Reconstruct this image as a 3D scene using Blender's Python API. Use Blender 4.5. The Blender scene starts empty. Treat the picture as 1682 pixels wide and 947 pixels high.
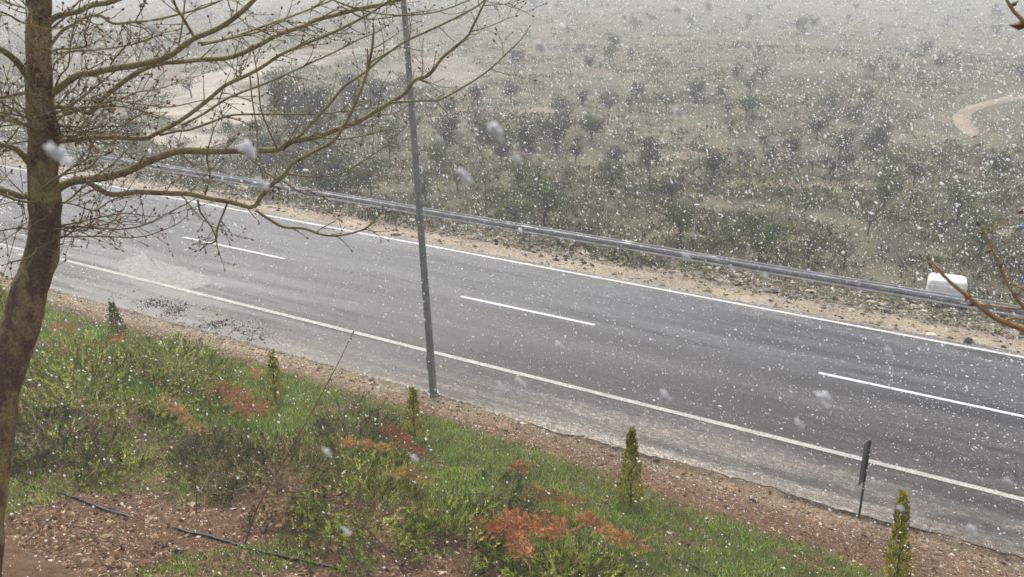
import bpy, math, random
import numpy as np
from mathutils import Matrix, Vector

# ------------------------------------------------------------------ camera, sky, sun, exposure
C = bpy.context.scene.collection
SC = bpy.context.scene
S = 0.0518            # the road drops this much per metre towards +X
HC = 9.6              # camera height above the road plane
F = 1320.0            # focal length in pixels of a 1682 px wide picture
CM = np.array([[0.89590103, 0.13376686, -0.42363637],
               [0.44311695, -0.33724337, 0.83061079],
               [-0.03176036, -0.93186552, -0.36141104]])
# columns of CM: camera right, camera down, camera forward in world axes
FW = -CM[:, 2] if CM[1, 2] < 0 else CM[:, 2]
cam = bpy.data.cameras.new('camera')
cam.sensor_width = 36.0
cam.lens = 36.0 * F / 1682.0
cam.clip_start = 0.05
cam.clip_end = 2000.0
camo = bpy.data.objects.new('camera', cam)
C.objects.link(camo)
mw = Matrix.Identity(4)
for i in range(3):
    mw[i][0] = CM[i, 0]; mw[i][1] = -CM[i, 1]; mw[i][2] = -CM[i, 2]
mw[0][3] = 0; mw[1][3] = 0; mw[2][3] = HC
camo.matrix_world = mw
SC.camera = camo
cam.dof.use_dof = True
cam.dof.focus_distance = 13.0
cam.dof.aperture_fstop = 6.0

SUN_EL, SUN_ROT = math.radians(55), math.radians(-35)
w = bpy.data.worlds.new('World'); SC.world = w; w.use_nodes = True
nt = w.node_tree
for n in list(nt.nodes): nt.nodes.remove(n)
sky = nt.nodes.new('ShaderNodeTexSky'); sky.sky_type = 'NISHITA'; sky.sun_disc = False
sky.sun_elevation = SUN_EL; sky.sun_rotation = SUN_ROT
sky.air_density = 1.6; sky.dust_density = 6.0; sky.ozone_density = 1.0
hs = nt.nodes.new('ShaderNodeHueSaturation'); hs.inputs['Saturation'].default_value = 0.55
bg = nt.nodes.new('ShaderNodeBackground'); bg.inputs['Strength'].default_value = 0.15
wo = nt.nodes.new('ShaderNodeOutputWorld')
nt.links.new(sky.outputs[0], hs.inputs['Color']); nt.links.new(hs.outputs[0], bg.inputs[0]); nt.links.new(bg.outputs[0], wo.inputs[0])

sun = bpy.data.lights.new('sun', 'SUN'); sun.energy = 1.1; sun.angle = math.radians(35); sun.color = (1, 0.99, 0.98)
suno = bpy.data.objects.new('sun', sun); C.objects.link(suno)
# sky sun_rotation turns clockwise from +Y
sd = Vector((math.sin(SUN_ROT) * math.cos(SUN_EL), math.cos(SUN_ROT) * math.cos(SUN_EL), math.sin(SUN_EL)))
suno.rotation_euler = (-sd).to_track_quat('-Z', 'Y').to_euler()
suno.location = (0, 0, 60)

SC.view_settings.view_transform = 'Standard'
SC.view_settings.look = 'None'
SC.view_settings.gamma = 1.0
SC.view_settings.use_curve_mapping = False
SC.view_settings.exposure = 0.68
SC.cycles.max_bounces = 5
SC.cycles.diffuse_bounces = 2
SC.cycles.glossy_bounces = 2
SC.cycles.transmission_bounces = 2
SC.cycles.transparent_max_bounces = 4
SC.cycles.volume_bounces = 2
SC.cycles.use_denoising = True

rng = np.random.default_rng(7)
random.seed(7)

# ------------------------------------------------------------------ numpy helpers
def hash2(ix, iy, seed):
    n = (ix.astype(np.int64) * 374761393 + iy.astype(np.int64) * 668265263 + seed * 1442695041) & 0xffffffff
    n = ((n ^ (n >> 13)) * 1274126177) & 0xffffffff
    n = n ^ (n >> 16)
    return (n & 0xffff) / 65535.0
def noise(x, y, sc=1.0, seed=0):
    x = np.asarray(x, float) / sc; y = np.asarray(y, float) / sc
    ix = np.floor(x); iy = np.floor(y); fx = x - ix; fy = y - iy
    fx = fx * fx * (3 - 2 * fx); fy = fy * fy * (3 - 2 * fy)
    a = hash2(ix, iy, seed); b = hash2(ix + 1, iy, seed); c = hash2(ix, iy + 1, seed); d = hash2(ix + 1, iy + 1, seed)
    return (a * (1 - fx) + b * fx) * (1 - fy) + (c * (1 - fx) + d * fx) * fy
def fbm(x, y, sc, seed=0, oc=4):
    t = 0; a = 0.5; n = 0
    for k in range(oc):
        t = t + a * noise(x, y, sc / 2 ** k, seed + k * 17); n += a; a *= 0.55
    return t / n
def ss(a, b, x):
    t = np.clip((np.asarray(x, float) - a) / (b - a), 0, 1); return t * t * (3 - 2 * t)

V0, V1 = 14.02, 23.25      # near and far edge of the asphalt
def terrain(x, v):
    x = np.asarray(x, float); v = np.asarray(v, float)
    z = -S * np.clip(x, -90, 60)
    # bank rising from the road towards the camera
    b = np.clip(V0 - 0.1 - v, 0, None)
    bank = 0.34 * b - 0.34 * 0.45 * (1 - np.exp(-b / 0.45))
    bank = np.where(b > 10, 0.34 * 9.55 + 0.12 * (b - 10), bank)
    z = z + bank + ss(0.1, 1.5, b) * (0.16 * (fbm(x, v, 1.7, 3) - .5) + 0.07 * (fbm(x, v, .35, 5) - .5))
    z = z - .10 * np.exp(-((v - (V0 - .10 + .10 * (fbm(x, v * 0, .8, 71) - .5))) / .10) ** 2) * ss(-8, -4, x)
    # under the road the ground lies lower
    z = z - 0.15 * ss(V0 + .12, V0 + .5, v) * (1 - ss(V1 - .5, V1 - .12, v))
    # far verge, drop, rolling ground, hillside
    o = v - V1
    z = z + ss(0, .6, o) * 0.05 * (fbm(x, v, .6, 9) - .5) - 0.1 * ss(.4, 1.8, o)
    z = z - 1.5 * ss(2.4, 8, o)
    far = ss(4, 16, o)
    z = z + far * (2.2 * (fbm(x, v, 17, 21) - .5) + .5 * (fbm(x, v, 4, 25, 3) - .5))
    hc = -0.30 * x + 0.95 * v
    hh = np.clip(hc - 62, 0, None)
    z = z + .005 * hh + .00003 * hh ** 2 + np.clip(20 * (1 - np.exp(-.12 * np.clip(hh - 270, 0, None) / 20)), 0, 30)
    z = z + ss(60, 120, hc) * 4 * (fbm(x, v, 45, 31, 3) - .5)
    return z
def raydir(px, py):
    d = CM @ np.array([px - 841, py - 473.5, F]); return d / np.linalg.norm(d)
def at(px, py, dist):
    """world point along a picture direction at a distance"""
    d = raydir(px, py); return np.array([0, 0, HC]) + d * dist
def cast(px, py, tmin=4.0):
    d = raydir(px, py); t = tmin; st = .25
    while t < 500:
        p = d * t
        if HC + p[2] < float(terrain(p[0], p[1])):
            lo, hi = t - st, t
            for _ in range(20):
                m = (lo + hi) / 2; p = d * m
                if HC + p[2] < float(terrain(p[0], p[1])): hi = m
                else: lo = m
            p = d * hi; return np.array([p[0], p[1], HC + p[2]])
        st = max(.05, t * .012); t += st
    p = d * 500; return np.array([p[0], p[1], HC + p[2]])
def castP(px, py, h):
    """where the direction meets the plane h above the road"""
    d = raydir(px, py); t = -(HC - h) / (d[2] + S * d[0]); p = d * t
    return np.array([p[0], p[1], HC + p[2]])
def zdep(p): return float((np.asarray(p) - [0, 0, HC]) @ CM[:, 2])
def proj(p):
    q = (np.asarray(p, float) - [0, 0, HC]) @ CM; return 841 + F * q[0] / q[2], 473.5 + F * q[1] / q[2]
def height_to(p, py):
    """how tall a thing standing at p is when its top shows at picture row py"""
    lo, hi = 0.0, 30.0
    for _ in range(40):
        m = (lo + hi) / 2
        if proj(np.asarray(p) + [0, 0, m])[1] > py: lo = m
        else: hi = m
    return lo
def prad(p, wpx):
    d = np.asarray(p) - [0, 0, HC]; ds = np.linalg.norm(d); c = zdep(p) / ds; return .5 * wpx * ds * c * c / F
def rz(x, h=0.0): return -S * x + h      # road height

class MB:
    def __init__(s): s.v = []; s.f = []; s.c = []; s.n = 0
    def add(s, v, f, c=None):
        v = np.asarray(v, float).reshape(-1, 3); f = np.asarray(f, int)
        s.v.append(v); s.f.append(f + s.n); s.n += len(v)
        if c is None: c = np.ones((len(v), 3)) * .5
        c = np.asarray(c, float)
        if c.ndim == 1: c = np.tile(c, (len(v), 1))
        s.c.append(c)
    def build(s, name, mat, parent=None, smooth=False, loc=None, col=True):
        V = np.concatenate(s.v); 
        if loc is not None: V = V - np.asarray(loc, float)
        me = bpy.data.meshes.new(name)
        fl = [f for f in s.f if len(f)]
        nl = sum(f.size for f in fl); nf = sum(len(f) for f in fl)
        me.vertices.add(len(V)); me.loops.add(nl); me.polygons.add(nf)
        me.vertices.foreach_set('co', V.ravel().astype(np.float32))
        me.loops.foreach_set('vertex_index', np.concatenate([f.ravel() for f in fl]).astype(np.int32))
        tot = np.concatenate([np.full(len(f), f.shape[1]) for f in fl]); st = np.concatenate([[0], np.cumsum(tot)[:-1]])
        me.polygons.foreach_set('loop_start', st.astype(np.int32))
        me.polygons.foreach_set('use_smooth', np.full(nf, smooth))
        if col:
            a = me.attributes.new('Tint', 'FLOAT_COLOR', 'POINT')
            cc = np.concatenate(s.c); cc = np.concatenate([cc, np.ones((len(cc), 1))], 1)
            a.data.foreach_set('color', cc.ravel().astype(np.float32))
        me.update(calc_edges=True); me.validate()
        me.materials.append(mat)
        o = bpy.data.objects.new(name, me); C.objects.link(o)
        if parent is not None: o.parent = parent
        if loc is not None and parent is None: o.location = loc
        return o
def tag(o, label=None, cat=None, group=None, kind=None):
    if label: o['label'] = label
    if cat: o['category'] = cat
    if group: o['group'] = group
    if kind: o['kind'] = kind
    return o
def empty(name, loc=(0, 0, 0), label=None, cat=None, group=None):
    o = bpy.data.objects.new(name, None); C.objects.link(o); o.location = loc; o.empty_display_size = .1
    return tag(o, label, cat, group)
def copy_tree(root, loc, rotz, scale, label, group):
    r = root.copy(); C.objects.link(r); r.location = loc; r.rotation_euler = (0, 0, rotz); r.scale = scale
    r['label'] = label
    if group: r['group'] = group
    elif 'group' in r: del r['group']
    for ch in list(root.children):
        c = ch.copy(); C.objects.link(c); c.parent = r
        for g in list(ch.children):
            d = g.copy(); C.objects.link(d); d.parent = c
    return r

def spline(pts, step):
    """Catmull-Rom through pts (N,k) resampled about every step"""
    P = np.asarray(pts, float); out = []
    Q = np.vstack([2 * P[0] - P[1], P, 2 * P[-1] - P[-2]])
    for i in range(1, len(Q) - 2):
        p0, p1, p2, p3 = Q[i - 1:i + 3]
        n = max(1, int(np.ceil(np.linalg.norm((p2 - p1)[:3]) / step)))
        t = np.linspace(0, 1, n, endpoint=False)[:, None]
        out.append(.5 * (2 * p1 + (p2 - p0) * t + (2 * p0 - 5 * p1 + 4 * p2 - p3) * t ** 2 + (3 * p1 - p0 - 3 * p2 + p3) * t ** 3))
    out.append(P[-1:]); return np.vstack(out)
def tube(mb, P, R, k=6, col=(.5, .5, .5), cap=True):
    P = np.asarray(P, float); n = len(P); R = np.broadcast_to(np.asarray(R, float), (n,))
    T = np.gradient(P, axis=0) if n > 2 else np.tile(P[1] - P[0], (n, 1)); T = T / (np.linalg.norm(T, axis=1)[:, None] + 1e-9)
    a = np.array([0, 0, 1.]) if abs(T[0][2]) < .9 else np.array([1., 0, 0])
    N = np.zeros_like(P); u = np.cross(T[0], a); u /= np.linalg.norm(u); N[0] = u
    for i in range(1, n):
        u = N[i - 1] - T[i] * (N[i - 1] @ T[i]); N[i] = u / (np.linalg.norm(u) + 1e-9)
    B = np.cross(T, N); an = np.arange(k) * 2 * np.pi / k
    ring = P[:, None] + R[:, None, None] * (np.cos(an)[None, :, None] * N[:, None] + np.sin(an)[None, :, None] * B[:, None])
    i = np.arange(n - 1)[:, None] * k; j = np.arange(k)[None]; j2 = (j + 1) % k
    f = np.stack([i + j, i + j2, i + k + j2, i + k + j], -1).reshape(-1, 4)
    col = np.asarray(col, float)
    if col.ndim == 2: col = np.repeat(col, k, axis=0)
    mb.add(ring.reshape(-1, 3), f, col)
    if cap:
        mb.v.append(np.zeros((0, 3))); base = mb.n - n * k
        if k == 4:
            mb.f.append(np.array([[base + (n - 1) * k + q for q in range(4)], [base + q for q in range(3, -1, -1)]]))
        else:
            mb.f.append(np.array([[base + (n - 1) * k, base + (n - 1) * k + q, base + (n - 1) * k + q + 1] for q in range(1, k - 1)] +
                                 [[base, base + q + 1, base + q] for q in range(1, k - 1)]))
def box(mb, c, s, col=(.5, .5, .5), rot=None):
    V = np.array([[x, y, z] for x in (-.5, .5) for y in (-.5, .5) for z in (-.5, .5)]) * np.asarray(s, float)
    if rot is not None: V = V @ np.asarray(rot).T
    f = [[0, 1, 3, 2], [4, 6, 7, 5], [0, 4, 5, 1], [2, 3, 7, 6], [0, 2, 6, 4], [1, 5, 7, 3]]
    mb.add(V + np.asarray(c, float), f, col)
def unit(n):
    u = rng.normal(size=(n, 3)); return u / np.linalg.norm(u, axis=1)[:, None]
def leaves(mb, P, D, L, Wd, col):
    """leaf-shaped 4-gons at P pointing along D, random roll; L, Wd arrays; col (n,3)"""
    n = len(P); D = D / (np.linalg.norm(D, axis=1)[:, None] + 1e-9)
    s = np.cross(D, unit(n)); s /= (np.linalg.norm(s, axis=1)[:, None] + 1e-9)
    L = np.broadcast_to(L, (n,))[:, None]; Wd = np.broadcast_to(Wd, (n,))[:, None]
    V = np.stack([P, P + D * L * .5 + s * Wd * .5, P + D * L, P + D * L * .5 - s * Wd * .5], 1)
    f = np.arange(n * 4).reshape(n, 4)
    mb.add(V.reshape(-1, 3), f, np.repeat(col, 4, axis=0))
def tints(n, pal, jit=.18):
    pal = np.asarray(pal, float); c = pal[rng.integers(0, len(pal), n)]
    return np.clip(c * (1 + jit * rng.normal(size=(n, 1))), .004, .95)

# ------------------------------------------------------------------ materials
def newmat(name):
    m = bpy.data.materials.new(name); m.use_nodes = True; t = m.node_tree
    return m, t, t.nodes['Principled BSDF']
def N(t, typ, **kw):
    n = t.nodes.new(typ)
    for k, v in kw.items():
        if k in n.inputs: n.inputs[k].default_value = v
        else: setattr(n, k, v)
    return n
def ramp(t, src, stops):
    r = t.nodes.new('ShaderNodeValToRGB'); e = r.color_ramp.elements
    while len(e) < len(stops): e.new(.5)
    for i, (p, c) in enumerate(stops):
        e[i].position = p; e[i].color = (c[0], c[1], c[2], 1) if hasattr(c, '__len__') else (c, c, c, 1)
    t.links.new(src, r.inputs[0]); return r
def mix(t, a, b, f, mode='MIX'):
    m = t.nodes.new('ShaderNodeMix'); m.data_type = 'RGBA'; m.blend_type = mode
    for s, i in ((f, 0), (a, 6), (b, 7)):
        if hasattr(s, 'is_linked'): t.links.new(s, m.inputs[i])
        elif i == 0: m.inputs[0].default_value = s
        else: m.inputs[i].default_value = (*s, 1)
    return m.outputs[2]
def coords(t, scale=(1, 1, 1)):
    tc = t.nodes.new('ShaderNodeTexCoord'); mp = t.nodes.new('ShaderNodeMapping'); mp.inputs['Scale'].default_value = scale
    t.links.new(tc.outputs['Object'], mp.inputs[0]); return mp.outputs[0]
def tex(t, co, scale, detail=4, rough=.6, typ='ShaderNodeTexNoise'):
    n = t.nodes.new(typ); n.inputs['Scale'].default_value = scale
    if typ == 'ShaderNodeTexNoise':
        n.inputs['Detail'].default_value = detail; n.inputs['Roughness'].default_value = rough
    t.links.new(co, n.inputs['Vector']); return n
def bump(t, b, h, st=.5, dist=.02):
    n = t.nodes.new('ShaderNodeBump'); n.inputs['Strength'].default_value = st; n.inputs['Distance'].default_value = dist
    t.links.new(h, n.inputs['Height']); t.links.new(n.outputs[0], b.inputs['Normal'])
def tinted(name, rough=.7, noise_sc=0, amt=.3, trans=0.0, spec=.3):
    """material coloured by each piece's own tint, with some procedural variation"""
    m, t, b = newmat(name)
    a = N(t, 'ShaderNodeAttribute', attribute_name='Tint')
    c = a.outputs['Color']
    co = coords(t)
    n = tex(t, co, noise_sc or 6, 3)
    r = ramp(t, n.outputs[0], [(.3, 1 - amt), (.7, 1 + amt)])
    c = mix(t, c, r.outputs[0], 1.0, 'MULTIPLY')
    t.links.new(c, b.inputs['Base Color']); b.inputs['Roughness'].default_value = rough
    b.inputs['Specular IOR Level'].default_value = spec
    if trans:
        tr = N(t, 'ShaderNodeBsdfTranslucent'); t.links.new(c, tr.inputs['Color'])
        ms = N(t, 'ShaderNodeMixShader'); ms.inputs[0].default_value = trans
        t.links.new(b.outputs[0], ms.inputs[1]); t.links.new(tr.outputs[0], ms.inputs[2])
        t.links.new(ms.outputs[0], t.nodes['Material Output'].inputs['Surface'])
    return m
M_leaf = tinted('foliage', .6, 5, .5, .22)
M_grass = tinted('grass_blades', .55, 3, .3, .35)
M_straw = tinted('dry_straw', .8, 3, .2, .2)
M_scrub = tinted('scrub', .8, .8, .3, .2)
M_stone = tinted('stones', .85, 20, .35)
M_snow = tinted('snow_flakes', .8, 30, .02, .6, .1)

def ground_mat():
    m, t, b = newmat('earth')
    a = N(t, 'ShaderNodeAttribute', attribute_name='Tint'); co = coords(t)
    n1 = tex(t, co, 9, 8, .75); n2 = tex(t, co, 55, 4, .7); n3 = tex(t, co, .7, 6, .7)
    c = mix(t, a.outputs['Color'], ramp(t, n1.outputs[0], [(.25, .45), (.75, 1.6)]).outputs[0], 1.0, 'MULTIPLY')
    c = mix(t, c, ramp(t, n2.outputs[0], [(.3, .55), (.7, 1.4)]).outputs[0], 1.0, 'MULTIPLY')
    c = mix(t, c, ramp(t, n3.outputs[0], [(.3, .75), (.7, 1.25)]).outputs[0], 1.0, 'MULTIPLY')
    t.links.new(c, b.inputs['Base Color']); b.inputs['Roughness'].default_value = .92
    b.inputs['Specular IOR Level'].default_value = .2
    h = mix(t, n1.outputs[0], n2.outputs[0], .5)
    bump(t, b, h, .9, .08)
    return m
M_ground = ground_mat()

def asphalt_mat():
    m, t, b = newmat('asphalt'); L = t.links
    tc = t.nodes.new('ShaderNodeTexCoord'); sep = t.nodes.new('ShaderNodeSeparateXYZ'); L.new(tc.outputs['Object'], sep.inputs[0])
    co = coords(t); cs = coords(t, (.12, 1.6, 1)); cs2 = coords(t, (.05, 1, 1))
    def cross(stops):   # colour over the width of the road, V0..V1 mapped to 0..1, wavering a little
        w1 = tex(t, cs2, 1.1, 5); 
        mm = t.nodes.new('ShaderNodeMapRange'); mm.inputs['From Min'].default_value = V0; mm.inputs['From Max'].default_value = V1
        ad = t.nodes.new('ShaderNodeMath'); ad.operation = 'MULTIPLY_ADD'; ad.inputs[1].default_value = .9
        L.new(w1.outputs[0], ad.inputs[0]); L.new(sep.outputs['Y'], ad.inputs[2])
        sb = t.nodes.new('ShaderNodeMath'); sb.operation = 'SUBTRACT'; sb.inputs[1].default_value = .45; L.new(ad.outputs[0], sb.inputs[0])
        L.new(sb.outputs[0], mm.inputs['Value']); return ramp(t, mm.outputs[0], stops)
    base = cross([(0, (.19, .165, .135)), (.05, (.12, .108, .094)), (.15, (.066, .060, .055)), (.21, (.045, .041, .039)),
                  (.30, (.021, .0195, .0195)), (.42, (.040, .037, .035)), (.55, (.018, .018, .019)), (.60, (.034, .036, .040)),
                  (.72, (.036, .039, .043)), (.80, (.029, .031, .034)), (.90, (.040, .043, .047)), (1, (.12, .115, .105))])
    # coarse chips and worn crazing in the near lane
    chips = tex(t, co, 38, 3, .7); fine = tex(t, co, 120, 2, .8)
    c = mix(t, base.outputs[0], ramp(t, chips.outputs[0], [(.34, .35), (.70, 2.1)]).outputs[0], 1.0, 'MULTIPLY')
    mid = tex(t, coords(t, (.6, 1, 1)), 13, 5, .75)
    c = mix(t, c, ramp(t, mid.outputs[0], [(.34, .45), (.52, 1.0), (.68, 2.2)]).outputs[0], .85, 'MULTIPLY')
    spk = tex(t, co, 24, 2, .5); sl = cross([(0, .1), (.2, .15), (.3, .9), (.52, .9), (.57, .15), (1, .1)])
    sm_ = mix(t, (0, 0, 0), ramp(t, spk.outputs[0], [(.60, 0), (.68, 1)]).outputs[0], sl.outputs[0])
    c = mix(t, c, (.17, .16, .145), sm_)
    c = mix(t, c, ramp(t, fine.outputs[0], [(.3, .6), (.7, 1.4)]).outputs[0], .8, 'MULTIPLY')
    st = tex(t, cs, 1.3, 6, .6)
    c = mix(t, c, ramp(t, st.outputs[0], [(.38, .4), (.62, 1.9)]).outputs[0], .95, 'MULTIPLY')
    vo = t.nodes.new('ShaderNodeTexVoronoi'); vo.feature = 'DISTANCE_TO_EDGE'; vo.inputs['Scale'].default_value = 7
    wv = tex(t, co, 3, 3); mv = mix(t, co, wv.outputs['Color'], .25); L.new(mv, vo.inputs['Vector'])
    crz = ramp(t, vo.outputs['Distance'], [(.0, 1), (.09, 0)])
    lane = cross([(0, 0), (.22, .1), (.30, .9), (.52, 1), (.56, .12), (1, .05)])
    crm = t.nodes.new('ShaderNodeMath'); crm.operation = 'MULTIPLY'; L.new(crz.outputs[0], crm.inputs[0]); L.new(lane.outputs[0], crm.inputs[1])
    nz = ramp(t, tex(t, co, .9, 4).outputs[0], [(.42, 0), (.6, 1)])
    cm2 = t.nodes.new('ShaderNodeMath'); cm2.operation = 'MULTIPLY'; L.new(crm.outputs[0], cm2.inputs[0]); L.new(nz.outputs[0], cm2.inputs[1])
    c = mix(t, c, (.30, .285, .25), 0.0)
    # pale wash over the upper, left part of the road's near side
    dm = t.nodes.new('ShaderNodeMapRange'); dm.inputs['From Min'].default_value = -9; dm.inputs['From Max'].default_value = -19; L.new(sep.outputs['X'], dm.inputs['Value'])
    lane2 = cross([(0, .9), (.3, .75), (.5, .25), (.62, .1), (1, .05)])
    dn = ramp(t, tex(t, cs2, 2.2, 6, .6).outputs[0], [(.36, 0), (.6, 1)])
    d1 = t.nodes.new('ShaderNodeMath'); d1.operation = 'MULTIPLY'; L.new(dm.outputs[0], d1.inputs[0]); L.new(lane2.outputs[0], d1.inputs[1])
    d2 = t.nodes.new('ShaderNodeMath'); d2.operation = 'MULTIPLY'; L.new(d1.outputs[0], d2.inputs[0]); L.new(dn.outputs[0], d2.inputs[1])
    c = mix(t, c, (.27, .26, .245), d2.outputs[0])
    L.new(c, b.inputs['Base Color'])
    wet = cross([(0, .75), (.25, .6), (.35, .5), (.5, .45), (.6, .3), (.72, .36), (.8, .26), (.9, .34), (1, .6)])
    rr = mix(t, wet.outputs[0], ramp(t, st.outputs[0], [(.35, .75), (.65, 1.3)]).outputs[0], 1.0, 'MULTIPLY')
    L.new(rr, b.inputs['Roughness'])
    b.inputs['Specular IOR Level'].default_value = .32
    h = mix(t, chips.outputs[0], fine.outputs[0], .4); bump(t, b, h, .35, .006)
    return m
M_asphalt = asphalt_mat()

def paint_mat(name, col, wear=.45):
    m, t, b = newmat(name); co = coords(t)
    n = tex(t, co, 22, 5, .75); n2 = tex(t, co, 2.5, 4)
    c = mix(t, col, (.17, .165, .16), ramp(t, n.outputs[0], [(wear + .12, 0), (wear + .22, 1)]).outputs[0])
    c = mix(t, c, ramp(t, n2.outputs[0], [(.3, .8), (.7, 1.1)]).outputs[0], 1, 'MULTIPLY')
    t.links.new(c, b.inputs['Base Color']); b.inputs['Roughness'].default_value = .6
    return m
M_paint = paint_mat('road_paint', (.62, .62, .61), .44)
M_paint_y = paint_mat('road_paint_worn', (.46, .44, .37), .38)
def simple(name, col, rough=.6, metal=0, sc=8, amt=.2, bmp=0, spec=.5, detail=5):
    m, t, b = newmat(name); co = coords(t); n = tex(t, co, sc, detail, .65)
    c = mix(t, col, ramp(t, n.outputs[0], [(.3, 1 - amt), (.7, 1 + amt)]).outputs[0], 1, 'MULTIPLY')
    t.links.new(c, b.inputs['Base Color']); b.inputs['Roughness'].default_value = rough; b.inputs['Metallic'].default_value = metal
    b.inputs['Specular IOR Level'].default_value = spec
    if bmp: bump(t, b, n.outputs[0], bmp, .02)
    return m
M_patch = simple('patch_asphalt', (.20, .192, .175), .6, 0, 7, .45, .3)
M_galv = simple('galvanised_steel', (.21, .225, .225), .5, .35, 5, .25)
M_rail = simple('rail_steel', (.50, .51, .52), .34, .9, 3, .4)
M_post_dark = simple('dark_painted_steel', (.05, .055, .055), .5, .2, 12, .3)
M_plate = simple('sign_back', (.13, .14, .145), .5, .3, 10, .25)
M_white_pl = simple('white_plastic', (.78, .78, .75), .5, 0, 3, .16)
M_blue = simple('blue_paint', (.02, .09, .30), .5, 0, 6, .3)
M_wood = simple('weathered_wood', (.30, .25, .19), .8, 0, 14, .35, .4)
M_wpost = simple('white_post_paint', (.62, .61, .58), .6, 0, 9, .2)
M_rub = simple('black_hose', (.012, .012, .013), .4, 0, 30, .2)
M_dark = simple('bitumen_debris', (.030, .029, .028), .8, 0, 30, .5)

def bark_mat(name, green, patch, sc, bm=.6, th=.5):
    m, t, b = newmat(name); co = coords(t, (1, 1, .45)); co1 = coords(t)
    n = tex(t, co, sc, 8, .68); n2 = tex(t, co1, sc * 7, 5, .7)
    f = ramp(t, n.outputs[0], [(th - .06, 0), (th + .05, 1)]).outputs[0]
    rg = ramp(t, n2.outputs[0], [(.3, .4), (.7, 1.6)]).outputs[0]
    a = N(t, 'ShaderNodeAttribute', attribute_name='Tint')     # r: share of rough dark bark here
    sp = t.nodes.new('ShaderNodeSeparateColor'); t.links.new(a.outputs['Color'], sp.inputs[0])
    ad = t.nodes.new('ShaderNodeMath'); ad.operation = 'ADD'; ad.use_clamp = True
    sub = t.nodes.new('ShaderNodeMath'); sub.operation = 'MULTIPLY_ADD'; sub.inputs[1].default_value = 2.0; sub.inputs[2].default_value = -1.0
    t.links.new(sp.outputs[0], sub.inputs[0]); t.links.new(sub.outputs[0], ad.inputs[0]); t.links.new(f, ad.inputs[1])
    c = mix(t, green, patch, ad.outputs[0])
    c = mix(t, c, rg, 1, 'MULTIPLY')
    t.links.new(c, b.inputs['Base Color']); b.inputs['Roughness'].default_value = .75; b.inputs['Specular IOR Level'].default_value = .3
    wv = t.nodes.new('ShaderNodeTexVoronoi'); wv.inputs['Scale'].default_value = sc * 9; t.links.new(co, wv.inputs['Vector'])
    h = mix(t, n2.outputs[0], wv.outputs['Distance'], ad.outputs[0]); bump(t, b, h, bm, .012)
    return m
M_trunk = bark_mat('trunk_bark', (.25, .180, .075), (.110, .062, .046), 9)
M_branch = bark_mat('branch_bark', (.26, .215, .095), (.155, .11, .068), 14, .4, .56)
M_bud = tinted('buds', .5, 40, .3)
M_stem = simple('shrub_stem', (.115, .055, .045), .6, 0, 30, .3)
M_tstem = simple('tree_stem', (.07, .06, .05), .8, 0, 8, .3)
M_twig_br = simple('twig_orange_brown', (.30, .155, .05), .6, 0, 30, .3)

# ------------------------------------------------------------------ ground, painted by where things lie
class Blob:
    """an elliptical patch of differently coloured earth, lying in the ground plan"""
    def __init__(s, px, py, rx, ry, col, st=.9):
        p0 = cast(px, py)[:2]; a = cast(px + rx, py)[:2] - p0; b = cast(px, py + ry)[:2] - p0
        s.p = p0; s.M = np.linalg.inv(np.stack([a, b], 1)); s.col = np.array(col); s.st = st
    def w(s, x, v):
        d = np.stack([x - s.p[0], v - s.p[1]], -1) @ s.M.T
        r = np.sqrt((d ** 2).sum(-1)) + .9 * (fbm(x, v, 3.5, 77) - .5)
        return s.st * (1 - ss(.75, 1.15, r))
SAND = (.46, .40, .33); OCHRE = (.36, .27, .20)
BLOBS = [Blob(350, 170, 80, 48, SAND), Blob(400, 118, 50, 24, SAND), Blob(300, 228, 80, 18, SAND), Blob(200, 120, 120, 60, (.30, .25, .2), .5),
         Blob(850, 180, 120, 7, OCHRE, .45), Blob(1330, 305, 90, 7, (.33, .25, .17), .5), Blob(1310, 392, 50, 8, (.33, .24, .17), .5),
         Blob(960, 118, 50, 7, OCHRE, .25), Blob(1640, 380, 30, 8, (.42, .36, .27), .8), Blob(740, 200, 40, 20, (.28, .22, .17), .6),
         Blob(700, 120, 80, 25, (.36, .30, .26), .5), Blob(480, 95, 90, 14, (.42, .38, .33), .6), Blob(1130, 255, 60, 8, (.32, .24, .17), .5)]
def grass_w(x, v):
    """how grassy the bank is"""
    edge = 12.75 + .45 * (fbm(x, v, 2.2, 41) - .5) * 2 - .12 * np.clip(x + 6, -3, 6)
    a = 1 - ss(edge - .5, edge + .15, v)
    low = 8.3 + .08 * (x + 9) * (x > -9) + .9 * (fbm(x, v, 1.6, 43) - .5) * 2
    b_ = ss(low - .5, low + .5, v)
    n = ss(.24, .46, fbm(x, v, .8, 47))
    return a * (b_ * (.35 + .65 * n) + .35 * ss(.52, .64, fbm(x, v, 1.1, 49)) * (1 - b_))
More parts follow.
